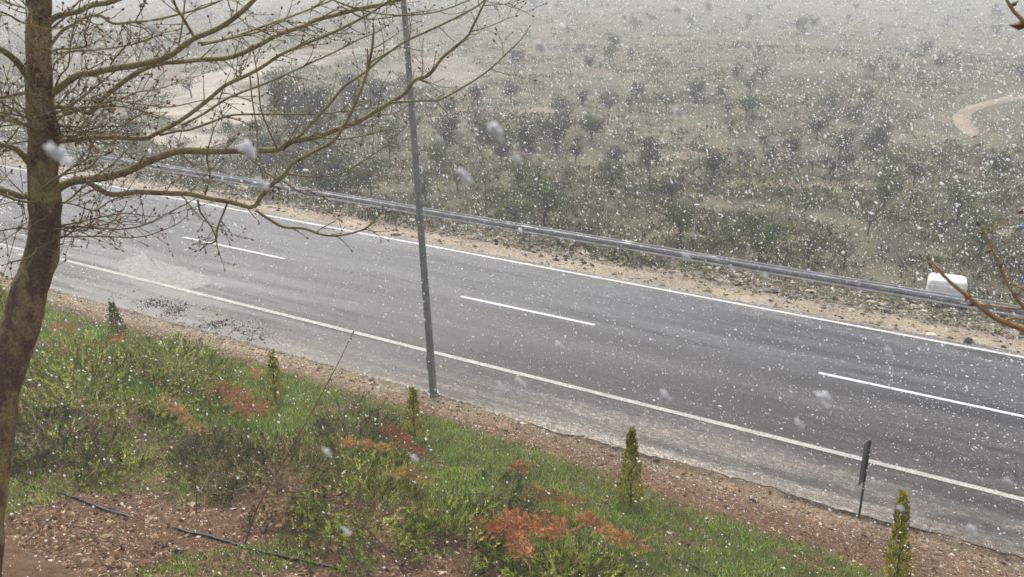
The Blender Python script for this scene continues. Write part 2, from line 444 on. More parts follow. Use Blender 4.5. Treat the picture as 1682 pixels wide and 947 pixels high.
def ground_col(x, v):
    n1 = fbm(x, v, 1.4, 51)[..., None]; n2 = fbm(x, v, .3, 53)[..., None]
    soil = np.array((.115, .062, .034)) * (1 - n1) + np.array((.23, .145, .088)) * n1
    straw = np.array((.40, .32, .22)) * (.75 + .5 * n2)
    c = soil
    t = ss(13.0, 13.95, v + .5 * (n2[..., 0] - .5) + .25 * (fbm(x, v, 1, 59) - .5))[..., None]; t = t * (.45 + .5 * ss(-4, -16, x))[..., None]
    c = c * (1 - t) + straw * t
    g = (.75 * grass_w(x, v))[..., None]
    c = c * (1 - g) + np.array((.075, .085, .035)) * g
    # far verge
    far = ss(V1 - 1, V1, v)[..., None]
    sand = np.array((.42, .34, .25)) * (.7 + .6 * fbm(x * .35, v, .55, 61)[..., None])
    n3 = fbm(x, v, 9, 63)[..., None]; n4 = fbm(x, v, 2.1, 65)[..., None]
    hill = np.array((.098, .100, .050)) * (1 - n3) + np.array((.160, .138, .090)) * n3
    hill = hill * (.35 + 1.3 * n4)
    o = ss(1.1, 2.3, v - V1 + .8 * (fbm(x, v, .9, 67) - .5))[..., None]
    f2 = sand * (1 - o) + hill * o
    for b in BLOBS:
        wv = (b.w(x, v) * (np.asarray(v) > V1 + 1.0))[..., None]; f2 = f2 * (1 - wv) + b.col * (.75 + .5 * n4) * wv
    return c * (1 - far) + f2 * far
az0 = math.atan2(CM[0, 2], CM[1, 2])
A = np.concatenate([np.linspace(-2.0, -.72, 40, endpoint=False), np.linspace(-.72, .72, 620), np.linspace(.72, 2.0, 41)[1:]]) + az0
Rr = np.concatenate([[.3, 1, 2, 3, 4, 5], np.exp(np.linspace(math.log(6), math.log(60), 420, endpoint=False)), np.exp(np.linspace(math.log(60), math.log(460), 220))])
AA, RR = np.meshgrid(A, Rr); gx = np.sin(AA) * RR; gv = np.cos(AA) * RR; gz = terrain(gx, gv)
mb = MB(); nr, na = gx.shape
i = np.arange(nr - 1)[:, None] * na; j = np.arange(na - 1)[None]
f = np.stack([i + j, i + j + 1, i + na + j + 1, i + na + j], -1).reshape(-1, 4)[:, ::-1]
mb.add(np.stack([gx, gv, gz], -1).reshape(-1, 3), f, ground_col(gx, gv).reshape(-1, 3))
tag(mb.build('ground', M_ground, smooth=True), kind='structure')

# ------------------------------------------------------------------ road
def strip(name, xs, vs_lo, vs_hi, h, mat, nv=1, thick=0.0, kind='structure', jit=None):
    """a sheet over the road between two edge lines (functions of x)"""
    mb = MB(); xs = np.asarray(xs, float); lo = vs_lo(xs); hi = vs_hi(xs)
    t = np.linspace(0, 1, nv + 1); X = np.repeat(xs[:, None], nv + 1, 1); V = lo[:, None] * (1 - t) + hi[:, None] * t
    Z = -S * X + h
    n = nv + 1
    if thick:   # turned-down edges
        X = np.concatenate([X[:, :1], X, X[:, -1:]], 1); V = np.concatenate([V[:, :1] - .01, V, V[:, -1:] + .01], 1)
        Z = np.concatenate([Z[:, :1] - thick, Z, Z[:, -1:] - thick], 1); n += 2
    i = np.arange(len(xs) - 1)[:, None] * n; j = np.arange(n - 1)[None]
    f = np.stack([i + j, i + n + j, i + n + j + 1, i + j + 1], -1).reshape(-1, 4)
    mb.add(np.stack([X, V, Z], -1).reshape(-1, 3), f)
    return tag(mb.build(name, mat, col=False), kind=kind)
xs = np.concatenate([np.arange(-150, -35, 1.0), np.arange(-35, 9, .05), np.arange(9, 60, 1.0)])
strip('road', xs, lambda x: V0 + .16 * (fbm(x, x * 0, 1.6, 71) - .5) * 2 * (.5 + .5 * ss(-14, -4, x) + .6 * ss(-9, -18, x)) + .05 * (fbm(x, x * 0, .22, 72) - .5) * 2,
      lambda x: V1 + .10 * (fbm(x, x * 0 + 9, .9, 73) - .5) * 2 + .03 * (fbm(x, x * 0, .15, 74) - .5) * 2, 0.0, M_asphalt, 6, .14)
NL, FL, CL = 15.93, 22.95, 19.50    # near, far and centre line
wob = lambda x, s: .012 * (fbm(x, x * 0 + s, .5, 81) - .5)
strip('edge_line', xs, lambda x: NL - .075 + wob(x, 1), lambda x: NL + .075 + wob(x, 2), .009, M_paint_y)
strip('far_edge_line', xs, lambda x: FL - .06 + wob(x, 3), lambda x: FL + .06 + wob(x, 4), .004, M_paint)
# centre dashes: one dash per 10.4 m
dc = [castP(*p, 0)[0] for p in ((305, 388), (470, 424), (756, 487), (977, 533), (1345, 610))]
spans = [(dc[0], dc[1]), (dc[2], dc[3]), (dc[4], dc[4] + 4.5)]
per = dc[2] - dc[0]
spans += [(dc[0] - k * per, dc[1] - k * per) for k in range(1, 10)] + [(dc[4] + k * per, dc[4] + 4.5 + k * per) for k in range(1, 4)]
for a_, b_ in spans:
    strip('centre_dash', np.linspace(a_, b_, 40), lambda x: CL - .06 + wob(x, 5), lambda x: CL + .06 + wob(x, 6), .004, M_paint)
# pale repair patch on the road at the left
pp = [castP(*p, 0) for p in ((183, 432), (215, 422), (236, 415), (252, 421), (300, 440), (345, 458), (330, 470), (285, 470), (240, 462), (205, 450))]
mb = MB(); P = spline([*pp, pp[0]], .15)[:-1]; P[:, :2] += .5 * (np.stack([fbm(P[:, 0], P[:, 1], .6, 5), fbm(P[:, 0], P[:, 1], .4, 6)], 1) - .5); c0 = P.mean(0)
P = np.vstack([P, c0]); P[:, 2] = rz(P[:, 0], .004); n_ = len(P) - 1
mb.add(P, [[q, (q + 1) % n_, n_] for q in range(n_)])
tag(mb.build('road_patch', M_patch, col=False), kind='structure')

TRACKS = []
def near_track(x, v, dmax=3.5):
    x = np.atleast_1d(x); v = np.atleast_1d(v); m = np.full(len(x), 1e9)
    for Q in TRACKS:
        for q in Q[::3]: m = np.minimum(m, (x - q[0]) ** 2 + (v - q[1]) ** 2)
    return m < dmax ** 2
def path_strip(pts, width, name='dirt_track'):
    Q = spline([cast(*p)[:2].tolist() + [0] for p in pts], 1.0)[:, :2]
    T = np.gradient(Q, axis=0); T /= np.linalg.norm(T, axis=1)[:, None]; Nn = np.stack([-T[:, 1], T[:, 0]], 1)
    TRACKS.append(Q); mb = MB(); cols = np.linspace(-1, 1, 5); rows = []
    wv = width * (.8 + .5 * noise(np.arange(len(Q)), 0 * np.arange(len(Q)), 4, 91))
    wv = wv * np.clip((len(Q) - np.arange(len(Q))) / 6.0, .08, 1)
    for c_ in cols:
        xy = Q + Nn * wv[:, None] * .5 * c_; rows.append(np.stack([xy[:, 0], xy[:, 1], terrain(xy[:, 0], xy[:, 1]) + (.14 if abs(c_) < .9 else -.12)], 1))
    R_ = np.stack(rows, 1); n = 5; i = np.arange(len(Q) - 1)[:, None] * n; j = np.arange(n - 1)[None]
    mb.add(R_.reshape(-1, 3), np.stack([i + j, i + j + 1, i + n + j + 1, i + n + j], -1).reshape(-1, 4), (.34, .27, .20))
    return tag(mb.build(name, M_ground, smooth=True), kind='structure')
path_strip([(1730, 154), (1682, 161), (1645, 166), (1615, 172), (1592, 180), (1580, 190), (1582, 202), (1592, 214), (1600, 226)], 1.8)
path_strip([(380, 92), (450, 88), (520, 84), (600, 80), (700, 78)], 1.6)
path_strip([(500, 98), (560, 93), (620, 86)], 1.2)
path_strip([(680, 102), (730, 98), (770, 95)], 1.4)

# ------------------------------------------------------------------ haze of snow-filled air
m, t, b = newmat('haze'); t.nodes.remove(b)
pv = N(t, 'ShaderNodeVolumePrincipled'); pv.inputs['Color'].default_value = (.865, .888, .932, 1); pv.inputs['Density'].default_value = .0029
pv.inputs['Anisotropy'].default_value = .2
t.links.new(pv.outputs[0], t.nodes['Material Output'].inputs['Volume'])
mb = MB(); box(mb, (0, 0, 22), (980, 980, 76)); o = mb.build('haze', m, col=False); tag(o, kind='stuff')

# ------------------------------------------------------------------ guardrail
XA, XB = -75, 12
gr = empty('guardrail', (XA, 24.9, rz(XA)), 'long galvanised steel guardrail along the sandy far verge of the road', 'guardrail')
prof = [(.02, .70), (-.01, .685), (-.085, .655), (-.10, .63), (-.085, .60), (.02, .565), (.035, .535), (.02, .505), (-.085, .47), (-.10, .44), (-.085, .415), (-.01, .385), (.02, .37)]
pr = spline([(a, b, 0) for a, b in prof], .02)[:, :2]
gx_ = np.arange(XA, XB + .1, 1.0); mb = MB(); L_ = len(pr)
ring = np.array([[[x - XA, a + .015 * (noise(x, 0, 3, 5) - .5), -S * (x - XA) + b + .02 * (noise(x, 0, 5, 6) - .5)] for a, b in pr] for x in gx_])
i = np.arange(len(gx_) - 1)[:, None] * L_; j = np.arange(L_ - 1)[None]
mb.add(ring.reshape(-1, 3), np.stack([i + j, i + L_ + j, i + L_ + j + 1, i + j + 1], -1).reshape(-1, 4))
rl = mb.build('rail', M_rail, gr, smooth=True, col=False)
sm = rl.modifiers.new('thickness', 'SOLIDIFY'); sm.thickness = .006
mb = MB(); rx = np.arange(XA, XB, .25); tube(mb, np.stack([rx - XA, -.045 + .006 * rng.normal(size=len(rx)), -S * (rx - XA) + .700 + .005 * rng.normal(size=len(rx))], 1), .022 + .014 * noise(rx, rx * 0, .8, 8), 6); mb.build('glint_ridge', M_snow, gr, smooth=True)  # added white tube, in snow material, for the upper hump's sky-lit highlight
mb = MB(); tube(mb, np.stack([rx - XA, -.075 + .006 * rng.normal(size=len(rx)), -S * (rx - XA) + .478 + .004 * rng.normal(size=len(rx))], 1), .010 + .014 * noise(rx, rx * 0, .6, 9), 6); mb.build('glint_ridge', M_snow, gr, smooth=True)  # second added tube, imitating the bright reflection on the lower hump
p0 = None
for x in np.arange(XA + 3, XB, 4.0):
    if p0 is None:
        mb = MB(); box(mb, (0, .11, .1), (.06, .10, 1.3)); box(mb, (0, .035, .59), (.09, .06, .16)); p0 = mb.build('post', M_rail, gr, col=False); o = p0
    else:
        o = p0.copy(); C.objects.link(o); o.parent = gr
    o.location = (x - XA, 0, -S * (x - XA))

# ------------------------------------------------------------------ light pole
pb = castP(712, 647, .0); pb[2] = float(terrain(pb[0], pb[1])); Hp = 10.6
lp = empty('light_pole', pb, 'tall galvanised light pole standing at the near edge of the road', 'light pole')
mb = MB(); hh = np.linspace(-.2, Hp, 12); tube(mb, [(0, 0, z) for z in hh], .092 - .042 * np.clip(hh, 0, 99) / Hp, 8); mb.build('shaft', M_galv, lp, col=False)
mb = MB(); tube(mb, [(0, 0, -.02), (0, 0, .03)], .19, 4); [tube(mb, [(.13 * math.cos(a), .13 * math.sin(a), .02), (.13 * math.cos(a), .13 * math.sin(a), .07)], .014, 6) for a in (0, 1.57, 3.14, 4.71)]
mb.build('base_plate', M_galv, lp, col=False)
mb = MB(); box(mb, (-.02, -.088, .85), (.09, .012, .34)); mb.build('access_door', M_galv, lp, col=False)
mb = MB(); tube(mb, spline([(0, 0, Hp - .1), (0, .25, Hp + .35), (0, .9, Hp + .6), (0, 1.6, Hp + .68)], .15), .03, 8); mb.build('arm', M_galv, lp, col=False)
mb = MB(); box(mb, (0, 1.85, Hp + .68), (.26, .62, .10)); box(mb, (0, 1.9, Hp + .625), (.2, .42, .03)); mb.build('lamp_head', M_galv, lp, col=False)

# ------------------------------------------------------------------ marker post seen edge-on, near verge
mp_ = cast(1411, 848); hm = height_to(mp_, 722)
mk = empty('marker_post', mp_, 'thin dark post with a narrow plate seen edge-on beside the near verge', 'road marker')
mb = MB(); tube(mb, [(0, 0, -.3), (0, 0, hm)], .022, 8); mb.build('post', M_post_dark, mk, col=False)
mb = MB(); box(mb, (-.035, -.02, hm * .73), (.012, .30, hm * .54), rot=Matrix.Rotation(math.radians(-20), 3, 'Z')); pl = mb.build('plate', M_plate, mk, col=False)
for z in (hm * .6, hm * .88): mb = MB(); box(mb, (-.012, 0, z), (.05, .07, .03)); mb.build('clamp', M_galv, mk, col=False)

# ------------------------------------------------------------------ posts beyond the guardrail
def far_post(px, py, pyt, wd, label, mat, capw):
    p = cast(px, py); h = height_to(p, pyt)
    r = empty('fence_post', p, label, 'post')
    mb = MB(); tube(mb, [(0, 0, -.3), (0.0, 0, h * .5), (.04, 0, h - .06)], [wd, wd, wd * .85], 6); mb.build('shaft', mat, r, col=False)
    if capw: mb = MB(); box(mb, (.06, 0, h - .03), (.2, .11, .06)); mb.build('cap', M_white_pl, r, col=False)
    else: mb = MB(); tube(mb, [(.04, 0, h - .07), (.04, 0, h)], [wd * .9, wd * .35], 6); mb.build('tip', mat, r, col=False)
far_post(1139, 398, 335, .032, 'slim pale post with a white cap beyond the guardrail', M_wpost, True)
far_post(799, 352, 297, .03, 'slim dark post without a cap beyond the guardrail', M_tstem, False)

# ------------------------------------------------------------------ white tank behind the rail, blue things by the right edge
def soft_box(mb, s, e=.28, n=18):
    u = np.linspace(-np.pi / 2, np.pi / 2, n); w_ = np.linspace(-np.pi, np.pi, 2 * n, endpoint=False); f_ = lambda a: np.sign(a) * np.abs(a) ** e
    U, W_ = np.meshgrid(u, w_, indexing='ij')
    X = f_(np.cos(U)) * f_(np.cos(W_)); Y = f_(np.cos(U)) * f_(np.sin(W_)); Z = f_(np.sin(U))
    V = np.stack([X * s[0] / 2, Y * s[1] / 2, Z * s[2] / 2], -1).reshape(-1, 3); k = 2 * n
    i = np.arange(n - 1)[:, None] * k; j = np.arange(k)[None]
    mb.add(V, np.stack([i + j, i + (j + 1) % k, i + k + (j + 1) % k, i + k + j], -1).reshape(-1, 4)); return V
tx = castP(1547, 478, .45); tk = np.array([tx[0] + .15, 26.6, 0]); tk[2] = float(terrain(tk[0], tk[1]))
dtop = raydir(1547, 453); ztop = HC + dtop[2] / math.hypot(dtop[0], dtop[1]) * math.hypot(tk[0], tk[1])
dl = raydir(1519, 465); dr_ = raydir(1575, 465); wd = .9 * (1575 - 1519) / 1320 * np.linalg.norm(tk - [0, 0, HC])
hT = ztop - tk[2]
kr = empty('water_tank', tk, 'white rounded plastic tank behind the guardrail near the right edge', 'tank')
mb = MB(); soft_box(mb, (wd, .8, hT)); mb.v[-1][:, 2] += hT / 2; mb.build('body', M_white_pl, kr, smooth=True, col=False)
mb = MB(); tube(mb, [(-.1, -.05, hT - .03), (-.1, -.05, hT + .025)], .13, 16); mb.build('lid', M_white_pl, kr, col=False)
mb = MB(); [tube(mb, spline([(-wd * .5 - .002, -.4, z), (0, -.412, z), (wd * .5 + .002, -.4, z)], .1), .012, 6) for z in (hT * .3, hT * .55, hT * .8)]; mb.build('rib', M_white_pl, kr, col=False)
mb = MB(); tube(mb, [(-.15, -.40, hT * .12), (-.15, -.50, hT * .12), (-.15, -.50, hT * .06)], .03, 8); mb.build('tap', M_post_dark, kr, col=False)
mb = MB(); box(mb, (.12, -.413, hT * .42), (.22, .012, .14)); mb.build('label_plate', M_wpost, kr, col=False)
k2 = cast(1700, 500); k2[0] = tk[0] + 2.55; k2[1] = 27.0; k2[2] = float(terrain(k2[0], k2[1]))
kk = empty('plastic_drum', k2, 'white plastic drum cut by the right edge beside the blue frame', 'drum')
mb = MB(); tube(mb, [(0, 0, 0), (0, 0, .04), (0, 0, .3), (0, 0, .34), (0, 0, .38), (0, 0, .7), (0, 0, .8)], [.26, .29, .29, .305, .29, .29, .25], 24); mb.build('body', M_white_pl, kk, smooth=False, col=False)
mb = MB(); tube(mb, [(0, 0, .8), (0, 0, .83)], .26, 24); mb.build('lid', M_white_pl, kk, col=False)
q0 = cast(1676, 470); dq = np.linalg.norm(q0 - [0, 0, HC]); sc_ = dq / 1320
bf = empty('blue_frame', q0, 'blue slanting metal frame beyond the guardrail at the right edge', 'frame')
mb = MB(); tube(mb, [(-.05, 0, -.2), (8 * sc_, 0, 50 * sc_ * 1.05)], .055, 8); tube(mb, [(.75, .2, -.2), (12 * sc_, 0, 50 * sc_ * 1.05)], .055, 8)
mb.build('leg', M_blue, bf, col=False)
mb = MB(); tube(mb, [(-.02, 0, 47 * sc_), (.9, .1, 49 * sc_)], .05, 8); mb.build('crossbar', M_blue, bf, col=False)
q1 = cast(1640, 378); q2 = cast(1684, 383); q1[2] += .12; q2[2] += .3
bl = empty('pale_pole', q1, 'pale wooden pole with a blue end lying on the slope', 'pole')
mb = MB(); q3 = q1 + (q2 - q1) * .72; tube(mb, [(0, 0, 0), q3 - q1], [.07, .05], 8); mb.build('shaft', M_wood, bl, col=False)
mb = MB(); tube(mb, [q3 - q1, (q2 - q1) * 1.25], [.11, .12], 8); mb.build('blue_end', M_blue, bl, col=False)

# ------------------------------------------------------------------ bare trees: limbs, twigs and buds
def at_h(px, py, hd):
    """point on a picture direction at a horizontal distance from the camera"""
    d = raydir(px, py); return np.array([0, 0, HC]) + d * (hd / math.hypot(d[0], d[1]))
BUDC = [(.20, .075, .035), (.12, .05, .035), (.30, .15, .06), (.09, .04, .03)]
def add_bud(mb, p, d, L):
    d = d / (np.linalg.norm(d) + 1e-9); a = np.cross(d, [0.3, .2, .93]); a /= np.linalg.norm(a) + 1e-9; b = np.cross(d, a); r = L * .27
    V = [p]
    for k in range(4): V.append(p + d * L * .4 + r * (math.cos(k * 1.571) * a + math.sin(k * 1.571) * b))
    V.append(p + d * L)
    f = [[0, 1 + (k + 1) % 4, 1 + k] for k in range(4)] + [[5, 1 + k, 1 + (k + 1) % 4] for k in range(4)]
    mb.add(V, f, np.array(random.choice(BUDC)) * random.uniform(.7, 1.3))
def rv(s=1.0): return np.array([random.gauss(0, s) for _ in range(3)])
def twig(mw_, mbud, p, d, L, r, depth, up=.12, budL=.02):
    """a kinked twig with buds, forking again while depth lasts"""
    d = d / np.linalg.norm(d); n = max(3, int(L / .045)); P = [p]; 
    for k in range(n):
        d = d + rv(.13) + np.array([0, 0, up * .25]); d /= np.linalg.norm(d); P.append(P[-1] + d * (L / n))
    P = np.array(P); R = np.linspace(r, max(.0016, r * .35), len(P))
    tube(mw_, P, R, 4 if r < .006 else 5, (.55, .5, .5), cap=False)
    for k in range(1, len(P)):
        dd = P[k] - P[k - 1]
        if random.random() < .42: add_bud(mbud, P[k], dd / np.linalg.norm(dd) * .5 + rv(.6), budL * random.uniform(.5, .9))
        if depth > 0 and random.random() < .36:
            sd = rv(); sd -= dd * (sd @ dd) / (dd @ dd); sd /= np.linalg.norm(sd)
            twig(mw_, mbud, P[k], dd / np.linalg.norm(dd) * .8 + sd * .8, L * random.uniform(.25, .5), R[k] * .7, depth - 1, up, budL)
    add_bud(mbud, P[-1], d, budL * random.uniform(.9, 1.4))
def limb(parent, P, R, tint, ntw, Lr, budL=.02, k=8, depth=1, start=.15):
    """one limb with all its twigs, its buds as a sub-part"""
    mb = MB(); bb = MB()
    seg = np.linalg.norm(np.diff(P, axis=0), axis=1); s = np.concatenate([[0], np.cumsum(seg)]); 
    kn = 1 + .10 * noise(s, s * 0 + P[0, 0] * 7, .05, 5)       # knobbly outline
    tube(mb, P, R * kn, k, tint)
    for _ in range(ntw):
        u = random.uniform(start, 1.0) * s[-1]; q = min(int(np.searchsorted(s, u)), len(P) - 1); q = max(q, 1)
        T = P[q] - P[q - 1]; T /= np.linalg.norm(T) + 1e-9
        sd = rv(); sd -= T * (sd @ T); sd /= np.linalg.norm(sd)
        twig(mb, bb, P[q], T * random.uniform(.4, 1.1) + sd, random.uniform(*Lr), min(.0045, R[q] * .6), depth, .12, budL)
    T = P[-1] - P[-2]; twig(mb, bb, P[-1], T, random.uniform(*Lr) * .6, max(.002, R[-1]), 0, .1, budL)
    for _ in range(int(s[-1] * 5)):
        q = random.randint(1, len(P) - 1); add_bud(bb, P[q], rv(), budL * random.uniform(.6, 1))
    o = mb.build('branch', M_branch, parent, smooth=True)
    bb.build('bud', M_bud, o)
    tag(o.children[0], kind='stuff')
    return o

TD = 5.3
trunk_px = [(58, -160, 40), (60, -80, 43), (64, 0, 45), (63, 60, 45), (64, 120, 47), (67, 180, 50), (72, 212, 58), (72, 240, 54), (71, 300, 53), (74, 335, 60), (73, 365, 56), (70, 410, 57), (60, 445, 62), (49, 473, 64),
            (38, 519, 67), (25, 566, 67), (14, 600, 66), (0, 654, 66), (-13, 761, 68), (-20, 815, 68), (-30, 947, 70)]
root_p = at_h(-40, 1010, TD); gz0 = float(terrain(root_p[0] - .1, root_p[1])); base = np.array([root_p[0] - .08, root_p[1], gz0])
T3 = [np.append(at_h(a, b, TD), prad(at_h(a, b, TD), w_)) for a, b, w_ in trunk_px]
T3 = T3 + [np.array([root_p[0], root_p[1], root_p[2], .125]), np.array([*base, .17]) + [0, 0, -.15, 0]]
T3 = spline(T3, .03)[::-1]
s_ = np.arange(len(T3)); T3[:, 3] *= 1 + .08 * (noise(s_, s_ * 0, 5, 3) - .5) + .05 * (noise(s_, s_ * 0, 2, 4) - .5)
tree = empty('bare_tree', (0, 0, 0), 'olive barked bare tree with mottled leaning trunk at the left, in bud', 'tree')
tree.location = base
off = base
mb = MB()
zz = T3[:, 2]
# how much of the bark is rough and dark at each height (picture rows -> heights)
zr = lambda py: at_h(60, py, TD)[2]
def dark(z):
    v = .5 + 0 * z
    for a, b_, s2 in ((zr(205), zr(245), .33), (zr(330), zr(380), .3), (zr(420), zr(640), .10), (zr(120), zr(150), .12), (zr(0), zr(30), .25)):
        v = v + s2 * ((z < a) & (z > b_))
    return v
tcol = np.stack([dark(zz), dark(zz), dark(zz)], 1)
tube(mb, T3[:, :3] - off, T3[:, 3], 28, tcol)
V = mb.v[0]; a_ = V + off; bmp_ = noise(a_[:, 0] * 3 + a_[:, 1] * 3, a_[:, 2], .09, 12) - .5; cc = np.repeat(T3[:, :3] - off, 28, axis=0)
dd = V - cc; V += dd * (bmp_[:, None] * .10)
mb.build('trunk', M_trunk, tree, smooth=True)

TRACED = [  # picture points, widths in px (start, end), depth change along the limb, twigs
 ([(72, 165), (103, 140), (130, 122), (150, 120), (185, 112), (230, 105), (275, 93), (298, 77), (320, 62), (350, 50), (375, 36), (400, 16), (418, -2), (450, -40)], 14, 8, -.5, 12),
 ([(72, 172), (100, 175), (125, 178), (146, 185), (155, 178), (168, 162), (185, 148), (205, 132), (232, 115), (262, 104), (296, 101), (335, 97), (370, 95), (400, 86), (430, 71), (460, 55), (500, 42), (520, 32), (560, 22), (590, 14), (640, 4), (680, -12)], 10, 7, .5, 22),
 ([(82, 325), (100, 306), (122, 297), (148, 294), (185, 288), (215, 278), (245, 264), (280, 251), (305, 247), (350, 248), (400, 247), (455, 245), (480, 232), (520, 224), (560, 210), (600, 193), (640, 168), (665, 153), (680, 132), (705, 122), (728, 93), (765, 62), (778, 40), (800, -5)], 17, 3.5, .2, 30),
 ([(485, 230), (515, 198), (540, 172), (565, 142), (600, 118), (625, 96), (665, 68), (700, 52), (740, 33), (780, 12), (805, -8)], 6, 3, .1, 9),
 ([(640, 168), (690, 165), (722, 163), (760, 143), (800, 117), (835, 85), (857, 63)], 4.5, 2.5, .05, 4),
 ([(140, 296), (160, 308), (175, 317), (195, 319), (225, 315), (270, 317), (310, 318), (340, 325), (380, 332), (412, 340), (423, 333), (430, 320), (450, 300), (468, 286), (480, 268), (500, 257), (522, 245), (547, 232), (560, 214), (575, 188), (590, 155), (603, 118), (611, 80), (614, 48)], 11, 4, -.3, 22),
 ([(420, 345), (440, 358), (465, 372), (500, 375), (530, 385), (560, 386), (598, 376), (614, 362)], 6, 3, -.2, 7),
 ([(325, 328), (329, 348), (342, 365), (352, 382), (356, 397)], 4, 3, .05, 4),
 ([(373, 334), (366, 352), (358, 372), (354, 396), (342, 400)], 4, 3, .05, 6),
 ([(95, 232), (125, 229), (150, 226), (180, 225), (235, 227), (255, 220), (300, 195), (340, 165), (370, 140), (400, 126), (430, 110), (460, 90), (500, 72), (535, 58), (570, 42), (610, 20), (640, 0)], 10, 4, .4, 20),
 ([(262, 222), (290, 215), (310, 213), (345, 201), (380, 189), (430, 187), (480, 187), (520, 187), (560, 183), (600, 178)], 5, 2.5, .3, 9),
 ([(300, 205), (335, 186), (370, 163), (395, 152), (430, 139), (470, 122), (510, 103), (550, 85), (590, 64), (620, 52)], 5, 2.5, .5, 9),
 ([(78, 40), (92, 27), (110, 22), (130, 18), (150, 8), (180, 3), (215, -12), (250, -40)], 12, 9, -.4, 6),
 ([(78, 82), (92, 62), (105, 48), (120, 40), (140, 28), (165, 25), (185, 38), (215, 36), (250, 33), (290, 24), (340, 10), (380, -8)], 7, 3, .35, 14),
 ([(320, 62), (310, 45), (300, 28), (290, 12), (280, -15)], 6, 5, -.15, 4),
 ([(292, 82), (297, 55), (301, 28), (305, -12)], 3.5, 3, .1, 3),
 ([(325, 70), (350, 68), (390, 58), (440, 40), (490, 22), (540, 2), (570, -12)], 5, 3, .4, 12),
 ([(330, 74), (380, 62), (430, 50), (470, 30), (510, 14), (545, -8)], 4.5, 2.5, .2, 9),
 ([(56, 140), (42, 120), (25, 98), (0, 80), (-40, 60), (-110, 40)], 15, 10, -.5, 6),
 ([(50, 150), (20, 156), (0, 160), (-50, 170)], 7, 5, .4, 5),
 ([(56, 280), (40, 258), (25, 244), (0, 237), (-40, 236), (-110, 220)], 12, 9, -.6, 6),
 ([(60, 322), (35, 322), (18, 316), (0, 311), (-50, 300), (-120, 290)], 13, 9, -.3, 6),
 ([(70, 330), (50, 332), (25, 328), (0, 318), (-40, 318)], 6, 4, -.7, 5),
 ([(96, 213), (60, 212), (45, 208), (25, 195), (0, 188), (-40, 178)], 4, 3, -.5, 5),
 ([(95, 380), (60, 378), (30, 374), (0, 378), (-30, 372)], 4.5, 3, -.5, 8),
 ([(62, 395), (58, 412), (48, 422), (20, 430)], 3.5, 2.5, -.4, 3),
 ([(95, 372), (120, 372), (160, 374), (200, 376), (240, 368), (275, 350), (305, 335)], 4, 2.2, -.5, 7),
 ([(95, 392), (112, 385), (125, 372), (135, 355), (140, 335)], 3.5, 2.2, -.4, 5),
 ([(62, 330), (72, 308), (95, 290), (120, 283), (145, 277), (160, 262)], 5, 2.5, -.5, 7),
 ([(55, 38), (35, 36), (10, 22), (-30, 12)], 5, 3, -.5, 8),
 ([(88, 150), (98, 125), (112, 108), (115, 80), (120, 50), (130, 10)], 3.5, 2.5, -.5, 7),
 ([(88, 90), (100, 86), (150, 82), (200, 76), (240, 66), (262, 55)], 4, 2.5, .2, 8),
 ([(150, 160), (190, 165), (240, 172), (280, 175), (330, 165), (375, 160)], 3, 2, .2, 7),
 ([(180, 112), (185, 100), (198, 85), (208, 74), (215, 60)], 3.5, 2.5, -.2, 4),
 ([(92, 215), (115, 225), (140, 215), (165, 208), (200, 206), (225, 190)], 4, 2.5, -.4, 8),
 ([(90, 330), (120, 335), (155, 345), (180, 330), (200, 322), (210, 312)], 3.5, 2.2, -.6, 8),
 ([(410, 120), (414, 160), (420, 200), (425, 240)], 3, 2.2, -.1, 4),
 ([(455, 244), (438, 205), (428, 175), (424, 130), (418, 95)], 3.5, 2.2, -.2, 4),
 ([(400, 250), (440, 285), (470, 300), (500, 318), (540, 322)], 3.5, 2, -.3, 8),
 ([(335, 325), (345, 290), (340, 255), (350, 215)], 3, 2.2, -.2, 4),
 ([(520, 224), (560, 228), (600, 222), (640, 212)], 3, 2, -.2, 4),
 ([(610, 190), (650, 185), (670, 172)], 2.6, 2, .1, 1),
 ([(470, 285), (520, 290), (560, 285), (600, 262), (635, 238)], 3.4, 2.2, -.2, 4),
 ([(560, 10), (600, 30), (640, 28), (670, 22), (700, 18)], 3, 2, .2, 5),
 ([(530, -8), (580, 12), (640, 24), (700, 22), (740, 12), (770, 0)], 3.5, 2.5, .1, 5),
]
for pts, w0, w1, dz, ntw in TRACED:
    L = np.concatenate([[0], np.cumsum([math.dist(pts[k], pts[k + 1]) for k in range(len(pts) - 1)])]); L /= L[-1]
    sc0 = .10 if pts[0][0] < 110 else 0
    r4 = []
    for (a, b_), l in zip(pts, L):
        hd = TD + dz * l; r4.append(np.append(at_h(a, b_, hd) - off, prad(at_h(a, b_, hd), (w0 * (1 - l) + w1 * l) * .92)))
    Q = spline(r4, .03)
    limb(tree, Q[:, :3], Q[:, 3], (.5, .5, .5) if w0 > 4 else (.53, .5, .5), int(ntw * 1.15), (.07, .32), .021, 8 if w0 > 6 else 6)
# small shoots straight from the trunk
for k in range(36):
    py = random.choice([random.uniform(-60, 110), random.uniform(190, 240), random.uniform(300, 400)]) ; c0 = at_h(68, py, TD) - off
    a = random.uniform(-1, 1); side = 1 if random.random() < .75 else -1
    d = CM[:, 0] * side * random.uniform(.5, 1) + CM[:, 2] * random.uniform(-.9, .5) + np.array([0, 0, random.uniform(-.1, .8)])
    P = [c0]; d /= np.linalg.norm(d); Lk = random.uniform(.3, .95); n = int(Lk / .04)
    for q in range(n):
        d = d + rv(.10); d /= np.linalg.norm(d); P.append(P[-1] + d * .04)
    limb(tree, np.array(P), np.linspace(.006, .0028, len(P)), (.52, .5, .5), 9, (.08, .28), .02, 5)

